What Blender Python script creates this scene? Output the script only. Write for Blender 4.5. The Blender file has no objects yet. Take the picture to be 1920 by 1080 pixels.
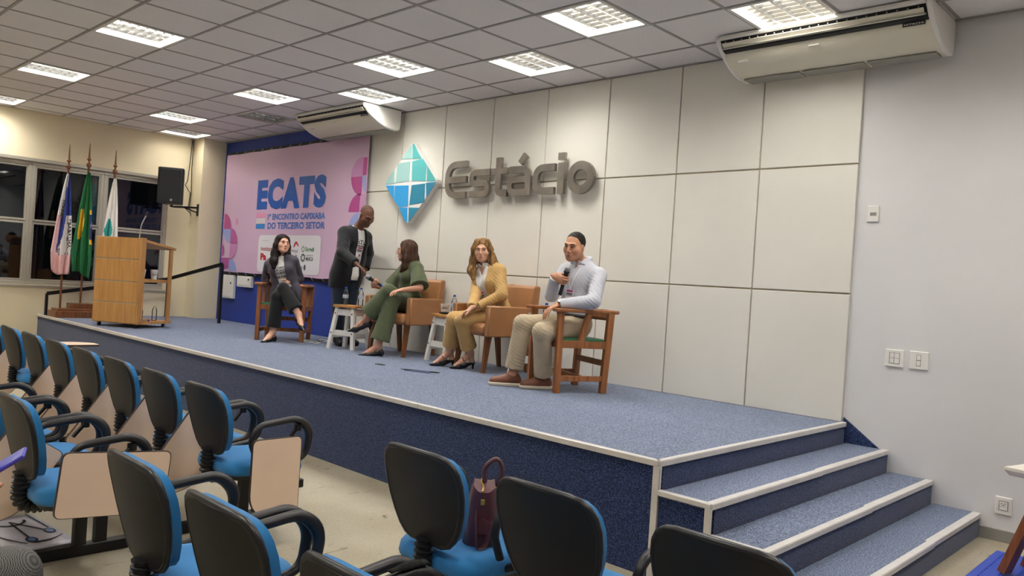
import bpy, bmesh, math, random
import numpy as np
from mathutils import Vector, Matrix
from mathutils.bvhtree import BVHTree
random.seed(7); np.random.seed(7)
SC = bpy.context.scene
COL = SC.collection
PI = math.pi

# ------------------------------------------------------------------ camera
S = 0.605                                   # height of the stage above the hall floor
FPX = 1481.0                                # focal length in pixels of the 1920-wide frame
CAM = Vector((2.2494, -5.968, 0.8533 + S))
_yaw, _pitch, _roll = 0.7648, -0.0036, 0.0648
CF = Vector((-math.sin(_yaw)*math.cos(_pitch), math.cos(_yaw)*math.cos(_pitch), math.sin(_pitch)))
_r0 = Vector((math.cos(_yaw), math.sin(_yaw), 0)); _u0 = _r0.cross(CF)
CR = _r0*math.cos(_roll) + _u0*math.sin(_roll)
CU = -_r0*math.sin(_roll) + _u0*math.cos(_roll)
cam_data = bpy.data.cameras.new('camera')
cam_data.sensor_width = 36.0; cam_data.lens = FPX/1920*36; cam_data.clip_start = 0.05; cam_data.clip_end = 200
cam = bpy.data.objects.new('camera', cam_data); COL.objects.link(cam)
M = Matrix(((CR.x, CU.x, -CF.x, CAM.x), (CR.y, CU.y, -CF.y, CAM.y), (CR.z, CU.z, -CF.z, CAM.z), (0, 0, 0, 1)))
cam.matrix_world = M
SC.camera = cam
def at(u, v, depth):                         # a pixel's direction taken to a distance along the view axis
    return CAM + (CF + CR*((u-960)/FPX) + CU*((540-v)/FPX))*depth
def depth_of(p): return (Vector(p)-CAM).dot(CF)

# ------------------------------------------------------------------ world and exposure
w = bpy.data.worlds.new('night'); SC.world = w; w.use_nodes = True
w.node_tree.nodes['Background'].inputs[0].default_value = (0.010, 0.012, 0.018, 1)
w.node_tree.nodes['Background'].inputs[1].default_value = 0.25
SC.view_settings.view_transform = 'Standard'; SC.view_settings.look = 'None'
SC.view_settings.exposure = 0.0; SC.view_settings.gamma = 1.0; SC.view_settings.use_curve_mapping = False
LAMP_W = 31.0                               # watts of each recessed ceiling light
LAMP_COL = (1.0, 0.965, 0.915)

# ------------------------------------------------------------------ materials
def lin(c):
    if isinstance(c, str): c = tuple(int(c[i:i+2], 16) for i in (0, 2, 4))
    return tuple(((x/255)/12.92 if x/255 <= 0.04045 else ((x/255+0.055)/1.055)**2.4) for x in c) + (1.0,)
MATS = {}
def mat(name, col, rough=0.6, metal=0.0, var=None, bump=None, spec=0.5, coat=0.0, col2=None, stretch=None, emit=None, sheen=0.0, sub=0.0, detail=4.0):
    """var=(scale, amount): colour noise towards col2 (or a darker tone); bump=(scale, strength)"""
    if name in MATS: return MATS[name]
    m = bpy.data.materials.new(name); m.use_nodes = True; nt = m.node_tree; N = nt.nodes; L = nt.links
    b = N['Principled BSDF']; c1 = lin(col)
    b.inputs['Base Color'].default_value = c1; b.inputs['Roughness'].default_value = rough
    b.inputs['Metallic'].default_value = metal; b.inputs['Specular IOR Level'].default_value = spec
    b.inputs['Coat Weight'].default_value = coat; b.inputs['Sheen Weight'].default_value = sheen
    if sub: b.inputs['Subsurface Weight'].default_value = sub; b.inputs['Subsurface Radius'].default_value = (0.01, 0.004, 0.002)
    if emit: b.inputs['Emission Color'].default_value = lin(emit[0]); b.inputs['Emission Strength'].default_value = emit[1]
    if var or bump:
        tc = N.new('ShaderNodeTexCoord'); mp = N.new('ShaderNodeMapping'); L.new(tc.outputs['Object'], mp.inputs[0])
        if stretch: mp.inputs['Scale'].default_value = stretch
    if var:
        n = N.new('ShaderNodeTexNoise'); n.inputs['Scale'].default_value = var[0]; n.inputs['Detail'].default_value = detail
        L.new(mp.outputs[0], n.inputs['Vector'])
        r = N.new('ShaderNodeValToRGB'); c2 = lin(col2) if col2 else tuple(x*(1-var[1]) for x in c1[:3])+(1,)
        r.color_ramp.elements[0].position = 0.35; r.color_ramp.elements[1].position = 0.65
        r.color_ramp.elements[0].color = c2; r.color_ramp.elements[1].color = c1
        L.new(n.outputs['Fac'], r.inputs[0]); L.new(r.outputs[0], b.inputs['Base Color'])
    if bump:
        n2 = N.new('ShaderNodeTexNoise'); n2.inputs['Scale'].default_value = bump[0]; n2.inputs['Detail'].default_value = 3
        L.new(mp.outputs[0], n2.inputs['Vector'])
        bp = N.new('ShaderNodeBump'); bp.inputs['Strength'].default_value = bump[1]; bp.inputs['Distance'].default_value = 0.004
        L.new(n2.outputs['Fac'], bp.inputs['Height']); L.new(bp.outputs[0], b.inputs['Normal'])
    MATS[name] = m; return m

def wood(name, a, b_, rough=0.45, axis='Z', scale=1.0):
    if name in MATS: return MATS[name]
    m = bpy.data.materials.new(name); m.use_nodes = True; nt = m.node_tree; N = nt.nodes; L = nt.links
    bs = N['Principled BSDF']; bs.inputs['Roughness'].default_value = rough
    tc = N.new('ShaderNodeTexCoord'); mp = N.new('ShaderNodeMapping'); L.new(tc.outputs['Object'], mp.inputs[0])
    sc = [28*scale, 28*scale, 28*scale]; sc['XYZ'.index(axis)] = 1.6*scale; mp.inputs['Scale'].default_value = sc
    n = N.new('ShaderNodeTexNoise'); n.inputs['Scale'].default_value = 1.5; n.inputs['Detail'].default_value = 6; n.inputs['Distortion'].default_value = 0.6
    L.new(mp.outputs[0], n.inputs['Vector'])
    r = N.new('ShaderNodeValToRGB'); r.color_ramp.elements[0].position = 0.3; r.color_ramp.elements[1].position = 0.7
    r.color_ramp.elements[0].color = lin(b_); r.color_ramp.elements[1].color = lin(a)
    L.new(n.outputs['Fac'], r.inputs[0]); L.new(r.outputs[0], bs.inputs['Base Color'])
    bp = N.new('ShaderNodeBump'); bp.inputs['Strength'].default_value = 0.12; bp.inputs['Distance'].default_value = 0.002
    L.new(n.outputs['Fac'], bp.inputs['Height']); L.new(bp.outputs[0], bs.inputs['Normal'])
    MATS[name] = m; return m

def carpet(name, dark, mid, light, rib=False):
    if name in MATS: return MATS[name]
    m = bpy.data.materials.new(name); m.use_nodes = True; nt = m.node_tree; N = nt.nodes; L = nt.links
    bs = N['Principled BSDF']; bs.inputs['Roughness'].default_value = 0.95; bs.inputs['Specular IOR Level'].default_value = 0.15
    bs.inputs['Sheen Weight'].default_value = 0.25
    tc = N.new('ShaderNodeTexCoord')
    n = N.new('ShaderNodeTexNoise'); n.inputs['Scale'].default_value = 130; n.inputs['Detail'].default_value = 2; n.inputs['Roughness'].default_value = 0.7
    L.new(tc.outputs['Object'], n.inputs['Vector'])
    r = N.new('ShaderNodeValToRGB'); e = r.color_ramp.elements
    e[0].position = 0.36; e[0].color = lin(dark); e[1].position = 0.66; e[1].color = lin(light)
    x = e.new(0.5); x.color = lin(mid)
    L.new(n.outputs['Fac'], r.inputs[0])
    n3 = N.new('ShaderNodeTexNoise'); n3.inputs['Scale'].default_value = 1.3; n3.inputs['Detail'].default_value = 3
    L.new(tc.outputs['Object'], n3.inputs['Vector'])
    mx = N.new('ShaderNodeMix'); mx.data_type = 'RGBA'; mx.blend_type = 'MULTIPLY'
    r3 = N.new('ShaderNodeValToRGB'); r3.color_ramp.elements[0].color = (0.8, 0.8, 0.8, 1); r3.color_ramp.elements[1].color = (1.1, 1.1, 1.1, 1)
    L.new(n3.outputs['Fac'], r3.inputs[0])
    mx.inputs[0].default_value = 1.0; L.new(r.outputs[0], mx.inputs[6]); L.new(r3.outputs[0], mx.inputs[7])
    L.new(mx.outputs[2], bs.inputs['Base Color'])
    bp = N.new('ShaderNodeBump'); bp.inputs['Strength'].default_value = 0.5; bp.inputs['Distance'].default_value = 0.004
    L.new(n.outputs['Fac'], bp.inputs['Height']); L.new(bp.outputs[0], bs.inputs['Normal'])
    MATS[name] = m; return m

def floor_mat():
    m = bpy.data.materials.new('worn_vinyl'); m.use_nodes = True; nt = m.node_tree; N = nt.nodes; L = nt.links
    bs = N['Principled BSDF']; bs.inputs['Roughness'].default_value = 0.42; bs.inputs['Specular IOR Level'].default_value = 0.35
    tc = N.new('ShaderNodeTexCoord')
    n1 = N.new('ShaderNodeTexNoise'); n1.inputs['Scale'].default_value = 2.2; n1.inputs['Detail'].default_value = 6
    n2 = N.new('ShaderNodeTexNoise'); n2.inputs['Scale'].default_value = 55; n2.inputs['Detail'].default_value = 3
    mp = N.new('ShaderNodeMapping'); mp.inputs['Scale'].default_value = (5, 1.3, 1); mp.inputs['Rotation'].default_value = (0, 0, 0.5)
    n3 = N.new('ShaderNodeTexNoise'); n3.inputs['Scale'].default_value = 4.5; n3.inputs['Detail'].default_value = 8; n3.inputs['Distortion'].default_value = 1.4
    for n in (n1, n2): L.new(tc.outputs['Object'], n.inputs['Vector'])
    L.new(tc.outputs['Object'], mp.inputs[0]); L.new(mp.outputs[0], n3.inputs['Vector'])
    r1 = N.new('ShaderNodeValToRGB'); r1.color_ramp.elements[0].position = 0.3; r1.color_ramp.elements[1].position = 0.7
    r1.color_ramp.elements[0].color = lin('a0967f'); r1.color_ramp.elements[1].color = lin('b5ad99')
    L.new(n1.outputs['Fac'], r1.inputs[0])
    r3 = N.new('ShaderNodeValToRGB'); e = r3.color_ramp.elements; e[0].position = 0.29; e[0].color = lin('7d6c50'); e[1].position = 0.345; e[1].color = (1, 1, 1, 1)
    L.new(n3.outputs['Fac'], r3.inputs[0])
    mx = N.new('ShaderNodeMix'); mx.data_type = 'RGBA'; mx.blend_type = 'MULTIPLY'; mx.inputs[0].default_value = 0.75
    L.new(r1.outputs[0], mx.inputs[6]); L.new(r3.outputs[0], mx.inputs[7])
    r2 = N.new('ShaderNodeValToRGB'); r2.color_ramp.elements[0].position = 0.3; r2.color_ramp.elements[0].color = (0.86, 0.86, 0.86, 1); r2.color_ramp.elements[1].position = 0.6
    L.new(n2.outputs['Fac'], r2.inputs[0])
    m2 = N.new('ShaderNodeMix'); m2.data_type = 'RGBA'; m2.blend_type = 'MULTIPLY'; m2.inputs[0].default_value = 1.0
    L.new(mx.outputs[2], m2.inputs[6]); L.new(r2.outputs[0], m2.inputs[7]); L.new(m2.outputs[2], bs.inputs['Base Color'])
    MATS['worn_vinyl'] = m; return m

def glass_mat(name, tint=(1, 1, 1), refl=0.06, rough=0.02):
    if name in MATS: return MATS[name]
    m = bpy.data.materials.new(name); m.use_nodes = True; nt = m.node_tree; N = nt.nodes; L = nt.links
    N.remove(N['Principled BSDF']); out = N['Material Output']
    t = N.new('ShaderNodeBsdfTransparent'); t.inputs[0].default_value = (*tint, 1)
    g = N.new('ShaderNodeBsdfGlossy'); g.inputs['Roughness'].default_value = rough; g.inputs[0].default_value = (0.9, 0.92, 0.95, 1)
    f = N.new('ShaderNodeFresnel'); f.inputs[0].default_value = 1.45
    a = N.new('ShaderNodeMath'); a.operation = 'ADD'; a.inputs[1].default_value = refl; a.use_clamp = True; L.new(f.outputs[0], a.inputs[0])
    mx = N.new('ShaderNodeMixShader'); L.new(a.outputs[0], mx.inputs[0]); L.new(t.outputs[0], mx.inputs[1]); L.new(g.outputs[0], mx.inputs[2])
    L.new(mx.outputs[0], out.inputs[0]); MATS[name] = m; return m

# ------------------------------------------------------------------ mesh helpers
class MB:
    def __init__(s): s.v = []; s.f = []; s.mi = []; s.cur = 0
    def add(s, vs, fs):
        o = len(s.v); s.v += [tuple(p) for p in vs]; s.f += [tuple(i+o for i in f) for f in fs]; s.mi += [s.cur]*len(fs); return s
    def box(s, x0, x1, y0, y1, z0, z1, c=0.0):
        """box, optionally with chamfered edges of size c"""
        if c <= 0:
            return s.add([(x0,y0,z0),(x1,y0,z0),(x1,y1,z0),(x0,y1,z0),(x0,y0,z1),(x1,y0,z1),(x1,y1,z1),(x0,y1,z1)],
                         [(3,2,1,0),(4,5,6,7),(0,1,5,4),(1,2,6,5),(2,3,7,6),(3,0,4,7)])
        c = min(c, (x1-x0)*.49, (y1-y0)*.49, (z1-z0)*.49)
        V = []; idx = {}
        for sx in (0, 1):
            for sy in (0, 1):
                for sz in (0, 1):
                    X = (x0, x1)[sx]; Y = (y0, y1)[sy]; Zz = (z0, z1)[sz]; ix = X+(c if not sx else -c); iy = Y+(c if not sy else -c); iz = Zz+(c if not sz else -c)
                    for a, p in enumerate(((X, iy, iz), (ix, Y, iz), (ix, iy, Zz))):
                        idx[(sx, sy, sz, a)] = len(V); V.append(p)
        F = []
        q = lambda *k: F.append(tuple(idx[i] for i in k))
        for sx in (0, 1): q((sx,0,0,0),(sx,1,0,0),(sx,1,1,0),(sx,0,1,0))
        for sy in (0, 1): q((0,sy,0,1),(1,sy,0,1),(1,sy,1,1),(0,sy,1,1))
        for sz in (0, 1): q((0,0,sz,2),(1,0,sz,2),(1,1,sz,2),(0,1,sz,2))
        for a in (0, 1):
            for b in (0, 1):
                q((a,b,0,0),(a,b,1,0),(a,b,1,1),(a,b,0,1)); q((a,0,b,0),(a,1,b,0),(a,1,b,2),(a,0,b,2)); q((0,a,b,1),(1,a,b,1),(1,a,b,2),(0,a,b,2))
                for d in (0, 1): q((a,b,d,0),(a,b,d,1),(a,b,d,2))
        return s.add(V, F)
    def bar(s, a, b, w, h, up=(0, 0, 1), w2=None, h2=None):
        """rectangular bar from a to b, w wide and h tall, may taper to w2, h2"""
        a = Vector(a); b = Vector(b); d = (b-a).normalized(); up = Vector(up)
        sd = d.cross(up)
        if sd.length < 1e-4: sd = d.cross(Vector((0, 1, 0)))
        sd.normalize(); u = sd.cross(d)
        w2 = w if w2 is None else w2; h2 = h if h2 is None else h2
        V = []
        for p, ww, hh in ((a, w, h), (b, w2, h2)):
            V += [p-sd*ww/2-u*hh/2, p+sd*ww/2-u*hh/2, p+sd*ww/2+u*hh/2, p-sd*ww/2+u*hh/2]
        return s.add(V, [(3,2,1,0),(4,5,6,7),(0,1,5,4),(1,2,6,5),(2,3,7,6),(3,0,4,7)])
    def tube(s, pts, r, n=10, cap=True, sy=1.0, closed=False, up=None):
        """tube along pts; r number or list; sy squashes the section along its second axis"""
        P = [Vector(p) for p in pts]; m = len(P); R = r if isinstance(r, (list, tuple, np.ndarray)) else [r]*m
        V = []; F = []; prev = None
        for i in range(m):
            if closed: d = P[(i+1) % m]-P[i-1]
            else: d = P[min(i+1, m-1)]-P[max(i-1, 0)]
            d.normalize()
            if prev is None:
                a = Vector(up) if up else (Vector((0, 0, 1)) if abs(d.z) < 0.9 else Vector((0, 1, 0)))
                x = a.cross(d).normalized()
            else: x = (prev - d*prev.dot(d)).normalized()
            prev = x; y = d.cross(x)
            for k in range(n):
                t = 2*PI*k/n; V.append(P[i]+x*(math.cos(t)*R[i])+y*(math.sin(t)*R[i]*sy))
        for i in range(m if closed else m-1):
            j = (i+1) % m
            for k in range(n): F.append((i*n+k, i*n+(k+1) % n, j*n+(k+1) % n, j*n+k))
        if cap and not closed: F += [tuple(reversed(range(n))), tuple((m-1)*n+k for k in range(n))]
        return s.add(V, F)
    def lathe(s, prof, n=16, c=(0, 0, 0)):
        V = []; F = []; m = len(prof)
        for r, z in prof:
            for k in range(n):
                t = 2*PI*k/n; V.append((c[0]+r*math.cos(t), c[1]+r*math.sin(t), c[2]+z))
        for i in range(m-1):
            for k in range(n): F.append((i*n+k, i*n+(k+1) % n, (i+1)*n+(k+1) % n, (i+1)*n+k))
        F += [tuple(reversed(range(n))), tuple((m-1)*n+k for k in range(n))]
        return s.add(V, F)
    def prism(s, poly, fn, a, b):
        """poly of 2-D points, fn(u, v, t) -> 3-D, extruded from t=a to t=b"""
        n = len(poly); V = [fn(u, v, a) for u, v in poly]+[fn(u, v, b) for u, v in poly]
        F = [tuple(reversed(range(n))), tuple(range(n, 2*n))]+[(i, (i+1) % n, n+(i+1) % n, n+i) for i in range(n)]
        return s.add(V, F)
    def sphere(s, c, r, n=14, m=8):
        rr = r if isinstance(r, (tuple, list)) else (r, r, r); V = []; F = []
        for i in range(m+1):
            ph = PI*i/m
            for k in range(n):
                t = 2*PI*k/n; V.append((c[0]+rr[0]*math.sin(ph)*math.cos(t), c[1]+rr[1]*math.sin(ph)*math.sin(t), c[2]+rr[2]*math.cos(ph)))
        for i in range(m):
            for k in range(n): F.append((i*n+k, (i+1)*n+k, (i+1)*n+(k+1) % n, i*n+(k+1) % n))
        return s.add(V, F)
    def grid(s, fn, nu, nv, flip=False):
        V = [fn(i/nu, j/nv) for j in range(nv+1) for i in range(nu+1)]; F = []
        for j in range(nv):
            for i in range(nu):
                q = (j*(nu+1)+i, j*(nu+1)+i+1, (j+1)*(nu+1)+i+1, (j+1)*(nu+1)+i); F.append(q[::-1] if flip else q)
        return s.add(V, F)
    def mesh(s, name, mats, smooth=False):
        me = bpy.data.meshes.new(name); me.from_pydata(s.v, [], s.f)
        for m in (mats if isinstance(mats, (list, tuple)) else [mats]): me.materials.append(m)
        if any(s.mi): me.polygons.foreach_set('material_index', s.mi)
        bm = bmesh.new(); bm.from_mesh(me); bmesh.ops.recalc_face_normals(bm, faces=bm.faces); bm.to_mesh(me); bm.free()
        if smooth:
            me.polygons.foreach_set('use_smooth', [True]*len(me.polygons))
            if smooth != 'all': me.set_sharp_from_angle(angle=math.radians(42))
        me.update(); return me
    def build(s, name, mats, parent=None, smooth=False, loc=None, rz=0, bevel=0, subsurf=0, solid=0):
        return obj(name, s.mesh(name, mats, smooth), parent, loc, rz, bevel, subsurf, solid)
def obj(name, me, parent=None, loc=None, rz=0, bevel=0, subsurf=0, solid=0):
    o = bpy.data.objects.new(name, me); COL.objects.link(o)
    if parent is not None: o.parent = parent
    if loc is not None: o.location = loc
    if rz: o.rotation_euler = (0, 0, rz)
    if solid: m = o.modifiers.new('solid', 'SOLIDIFY'); m.thickness = solid; m.offset = 0
    if bevel: m = o.modifiers.new('bevel', 'BEVEL'); m.width = bevel; m.segments = 2; m.limit_method = 'ANGLE'; m.angle_limit = 0.6
    if subsurf: m = o.modifiers.new('sub', 'SUBSURF'); m.levels = subsurf; m.render_levels = subsurf
    return o
def tag(o, label, cat, group=None):
    o['label'] = label; o['category'] = cat
    if group: o['group'] = group
    return o
def thing(name, label, cat, loc=(0, 0, 0), rz=0, group=None):
    o = bpy.data.objects.new(name, None); COL.objects.link(o); o.location = loc; o.rotation_euler = (0, 0, rz)
    o.empty_display_size = 0.05
    return tag(o, label, cat, group)
def struct(o, label=None, cat=None):
    o['kind'] = 'structure'
    if label: o['label'] = label
    if cat: o['category'] = cat
    return o
def copy_tree(o, parent=None):
    c = o.copy(); COL.objects.link(c); c.parent = parent
    for ch in list(o.children): copy_tree(ch, c)
    return c
def rr(w, h, r, n=5, cx=0, cy=0):
    """rounded rectangle outline"""
    P = []
    for sx, sy, a0 in ((1, 1, 0), (-1, 1, PI/2), (-1, -1, PI), (1, -1, 1.5*PI)):
        for k in range(n+1):
            a = a0+PI/2*k/n; P.append((cx+sx*(w/2-r)+r*math.cos(a), cy+sy*(h/2-r)+r*math.sin(a)))
    return P
def fillet(pts, r, n=6, closed=False):
    P = [Vector(p) for p in pts]; m = len(P); out = []
    for i in range(m):
        if not closed and i in (0, m-1): out.append(P[i]); continue
        a = P[i-1]-P[i]; b = P[(i+1) % m]-P[i]; la, lb = a.length, b.length; a.normalize(); b.normalize()
        rr_ = r[i] if isinstance(r, (list, tuple)) else r
        t = min(rr_, la*.49, lb*.49); p0 = P[i]+a*t; p1 = P[i]+b*t
        for k in range(n+1):
            s = k/n; out.append(p0*(1-s)**2+P[i]*2*s*(1-s)+p1*s*s)
    return out
def stroke(mb, pts, w, y0, y1, closed=False):
    """flat-faced letter stroke in the XZ plane, extruded in Y"""
    P = [Vector((p[0], p[1])) for p in pts]; m = len(P); A = []; B = []
    for i in range(m):
        d = (P[(i+1) % m]-P[i-1]) if closed else (P[min(i+1, m-1)]-P[max(i-1, 0)])
        d.normalize(); nrm = Vector((-d.y, d.x)); k = 1.0
        if closed or 0 < i < m-1:
            e = (P[(i+1) % m]-P[i]).normalized(); c = abs(Vector((-e.y, e.x)).dot(nrm)); k = 1/max(c, .5)
        A.append(P[i]+nrm*w/2*k); B.append(P[i]-nrm*w/2*k)
    V = []
    for y in (y0, y1):
        V += [(p.x, y, p.y) for p in A]+[(p.x, y, p.y) for p in B]
    F = []
    for i in range(m if closed else m-1):
        j = (i+1) % m
        F += [(i, j, m+j, m+i), (2*m+i, 3*m+i, 3*m+j, 2*m+j), (i, 2*m+i, 2*m+j, j), (m+i, m+j, 3*m+j, 3*m+i)]
    if not closed: F += [(0, m, 3*m, 2*m), (m-1, 2*m+m-1, 3*m+m-1, m+m-1)]
    return mb.add(V, F)
def text_geo(body, bold=0.0, shear=0.0, extrude=0.0, space=1.0):
    c = bpy.data.curves.new('tmp', 'FONT'); c.body = body; c.size = 1; c.offset = bold; c.shear = shear; c.extrude = extrude; c.space_character = space
    c.resolution_u = 3; o = bpy.data.objects.new('tmp', c); COL.objects.link(o)
    bpy.context.view_layer.update()
    me = o.evaluated_get(bpy.context.evaluated_depsgraph_get()).to_mesh()
    V = [tuple(v.co) for v in me.vertices]; F = [tuple(p.vertices) for p in me.polygons]
    o.to_mesh_clear(); bpy.data.objects.remove(o); bpy.data.curves.remove(c)
    x = [v[0] for v in V]; y = [v[1] for v in V]
    x0, x1, y0, y1 = min(x), max(x), min(y), max(y)
    return [((a-x0)/(x1-x0), (b-y0)/(y1-y0), c_) for a, b, c_ in V], F, (x1-x0)/(y1-y0)
def text_on(mb, body, fn, bold=0.0, **k):
    """text filling the unit square mapped by fn(u, v)"""
    V, F, _ = text_geo(body, bold, **k); return mb.add([fn(a, b) for a, b, c in V], F)
# ------------------------------------------------------------------ the room
H = 2.87 + S                                # ceiling height
XL, XR, YB = -10.45, 4.2, -9.6              # window wall, right wall, rear wall
GX, GY, DX, DY = -1.19, -0.435, 0.603, 0.632   # ceiling grid origin and pitch
WHITE = mat('painted_panel', 'e6e3da', 0.55, var=(1.2, 0.05), bump=(160, 0.03))
GREYW = mat('grey_wall_paint', 'e0dfe0', 0.7, var=(1.5, 0.05), bump=(220, 0.05))
CREAM = mat('cream_wall_paint', 'efe3c4', 0.75, var=(1.2, 0.05), bump=(180, 0.05))
BLUEW = mat('blue_wall_paint', '203a93', 0.6, var=(2, 0.15))
PLAST = mat('white_plastic', 'e9e7e2', 0.35)
ALU = mat('aluminium', 'b9bab8', 0.38, 0.85)
ALUW = mat('window_aluminium', 'b8b4a8', 0.45, 0.55)
TRIM = mat('nosing_strip', 'dcd8d4', 0.35, 0.15, var=(9, 0.12))
BLACK = mat('black_plastic', '1c1d20', 0.42, bump=(400, 0.06))
BLKM = mat('black_steel', '151515', 0.45, 0.2)
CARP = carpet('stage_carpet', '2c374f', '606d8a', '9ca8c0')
CARPD = carpet('stage_carpet_shaded', '0f1733', '22325c', '465a8b')  # same carpet, darker: dimmer light on the upright faces put into its colours

floor = struct(MB().box(XL-.2, XR+.2, YB-.2, .3, -.1, 0).build('floor', floor_mat()))

# back wall: painted base wall with the white panels standing proud of it
wb = struct(MB().box(0.0, XR+.2, 0.012, .2, 0, H+.4).box(-6.25, 0.0, 0.0, .2, 0, H+.4).build('wall_back', GREYW))
PW = 0.78; rows = [(0.0, 0.95), (0.95, 1.918), (1.918, 2.87)]
for c in range(8):
    for z0, z1 in rows:
        x1 = -c*PW; x0 = x1-PW
        MB().box(x0+.006, x1-(.006 if c else 0), -.018, .004, S+z0+.006 if z0 else S, S+z1-.006 if z1 < 2.8 else H, .003).build('wall_panel', WHITE, wb)
MB().box(-6.25, 0, -.002, .002, S, H).build('panel_backing', mat('joint_backing', 'b9ae97', .8), wb)
wbl = struct(MB().box(XL, -6.25, .0, .2, 0, H+.4).build('wall_stage', BLUEW))
struct(MB().box(XR, XR+.2, YB, .2, 0, H+.4).build('wall_right', GREYW))
struct(MB().box(XL-.2, XR+.2, YB-.2, YB, 0, H+.4).build('wall_rear', CREAM))
struct(MB().prism([(0.93, 0), (XR, 0), (XR, .075), (0.93, .075)], lambda u, v, t: (u, t if v > .01 else t-.004, v), -.006, .012).build('baseboard_back', mat('grey_vinyl', '8d8a85', .6)))

# corner pillar
struct(MB().box(XL, -10.1, -.38, .0, 0, H+.3).build('wall_pillar', CREAM))

# window wall with an opening for the glazing
WZ0, WZ1 = .42+S, 2.16+S; WY1 = -.74; WY0 = WY1-.96*6
mw = MB()
mw.box(XL-.2, XL, YB, .2, 0, WZ0).box(XL-.2, XL, YB, .2, WZ1, H+.4).box(XL-.2, XL, WY1, .2, WZ0, WZ1).box(XL-.2, XL, YB, WY0, WZ0, WZ1)
struct(mw.build('wall_left', CREAM))
GLASS = glass_mat('window_glass', (.5, .52, .55), .02)
zm = 1.315+S
for i in range(6):
    y1 = WY1-.96*i; y0 = y1-.96
    win = MB(); e = .045; xo, xi = XL-.11, XL-.03
    win.box(xo, xi, y0, y1, WZ0, WZ0+.05, .004).box(xo, xi, y0, y1, WZ1-.05, WZ1, .004)
    win.box(xo, xi, y0, y0+e, WZ0+.05, WZ1-.05, .004).box(xo, xi, y1-e, y1, WZ0+.05, WZ1-.05, .004)
    wo = struct(win.build('window_%d' % (i+1), ALUW))
    for za, zb in ((WZ0+.05, zm-.005), (zm+.005, WZ1-.05)):
        ya, yb = y0+e, y1-e; fr = MB()
        fr.box(xo+.015, xi-.012, ya, yb, za, za+.03, .003).box(xo+.015, xi-.012, ya, yb, zb-.03, zb, .003)
        fr.box(xo+.015, xi-.012, ya, ya+.022, za+.03, zb-.03).box(xo+.015, xi-.012, yb-.022, yb, za+.03, zb-.03)
        sash = fr.build('sash', ALUW, wo)
        MB().box(XL-.075, XL-.070, ya+.02, yb-.02, za+.028, zb-.028).build('pane', GLASS, sash)
struct(MB().box(XL-.02, XL+.025, WY0-.03, WY1+.03, WZ0-.035, WZ0-.001, .004).build('trim_sill', ALUW))
struct(MB().box(XL-.03, XL+.012, WY0-.03, WY1+.03, WZ1, WZ1+.05, .004).build('trim_lintel', ALUW))

# ------------------------------------------------------------------ suspended ceiling
ceil = struct(MB().box(XL, XR, YB, .2, H+.28, H+.38).build('ceiling', mat('plenum', '77736c', .9)))
TILE = mat('ceiling_tile', 'e8e4e4', .9, var=(60, .06), bump=(260, .12))
GRID = mat('grid_bar_paint', '9c9896', .5)
lit = {(0, 2), (0, 6), (0, 14), (0, -2), (1, 0), (1, 4), (1, 8), (1, 12), (4, 6), (4, 10), (4, 14),
       (1, -4), (4, 2), (4, -2), (8, -2), (8, 2), (8, 6), (8, 10), (8, 14), (11, 0), (11, 4), (11, 8), (0, -6), (4, -6), (8, -6)}  # unseen fixtures continuing the pattern, added to light the hall and grey wall
off = {(0, 10)}
def tile_span(j, k):
    x1 = GX-k*DX; y1 = GY-j*DY; return max(x1-DX, XL), min(x1, XR), max(y1-DY, YB), min(y1, 0.0)
def seen(p):
    d = Vector(p)-CAM; z = d.dot(CF)
    if z < .3: return False
    u = 960+FPX*d.dot(CR)/z; v = 540-FPX*d.dot(CU)/z; return -60 < u < 1980 and -60 < v < 1140
tile_mesh = MB().box(-DX/2+.010, DX/2-.010, -DY/2+.010, DY/2-.010, 0, .014, .002).mesh('ceiling_tile', TILE)
far = MB(); nt_ = 0
for j in range(-1, 15):
    for k in range(-9, 16):
        x0, x1, y0, y1 = tile_span(j, k)
        if x1-x0 < .03 or y1-y0 < .03 or (j, k) in lit or (j, k) in off: continue
        full = abs(x1-x0-DX) < 1e-3 and abs(y1-y0-DY) < 1e-3
        vis = any(seen((x, y, H)) for x in (x0, x1, (x0+x1)/2) for y in (y0, y1, (y0+y1)/2))
        if not vis: far.box(x0+.01, x1-.01, y0+.01, y1-.01, H+.002, H+.016)
        elif full: o = obj('ceiling_tile', tile_mesh, ceil, ((x0+x1)/2, (y0+y1)/2, H+.002)); o.rotation_euler = (random.uniform(-.002, .002), random.uniform(-.002, .002), 0)
        else: MB().box(x0+.008, x1-.008, y0+.008, y1-.008, H+.002, H+.016, .002).build('ceiling_tile', TILE, ceil)
fo = far.build('ceiling_tile', TILE, ceil); fo['kind'] = 'stuff'
for k in range(-9, 16):
    x = GX-k*DX
    if XL < x < XR: MB().box(x-.012, x+.012, YB, 0, H-.002, H+.001).box(x-.002, x+.002, YB, 0, H+.001, H+.03).build('grid_bar', GRID, ceil)
for j in range(0, 15):
    y = GY-j*DY
    if y > YB: MB().box(XL, XR, y-.012, y+.012, H-.003, H-.0005).box(XL, XR, y-.002, y+.002, H, H+.03).build('grid_bar', GRID, ceil)
struct(MB().box(XL, -6.3, -.022, -.002, H-.02, H).box(-6.2, XR, -.03, -.02, H-.012, H).build('trim_ceiling', GRID))

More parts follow.
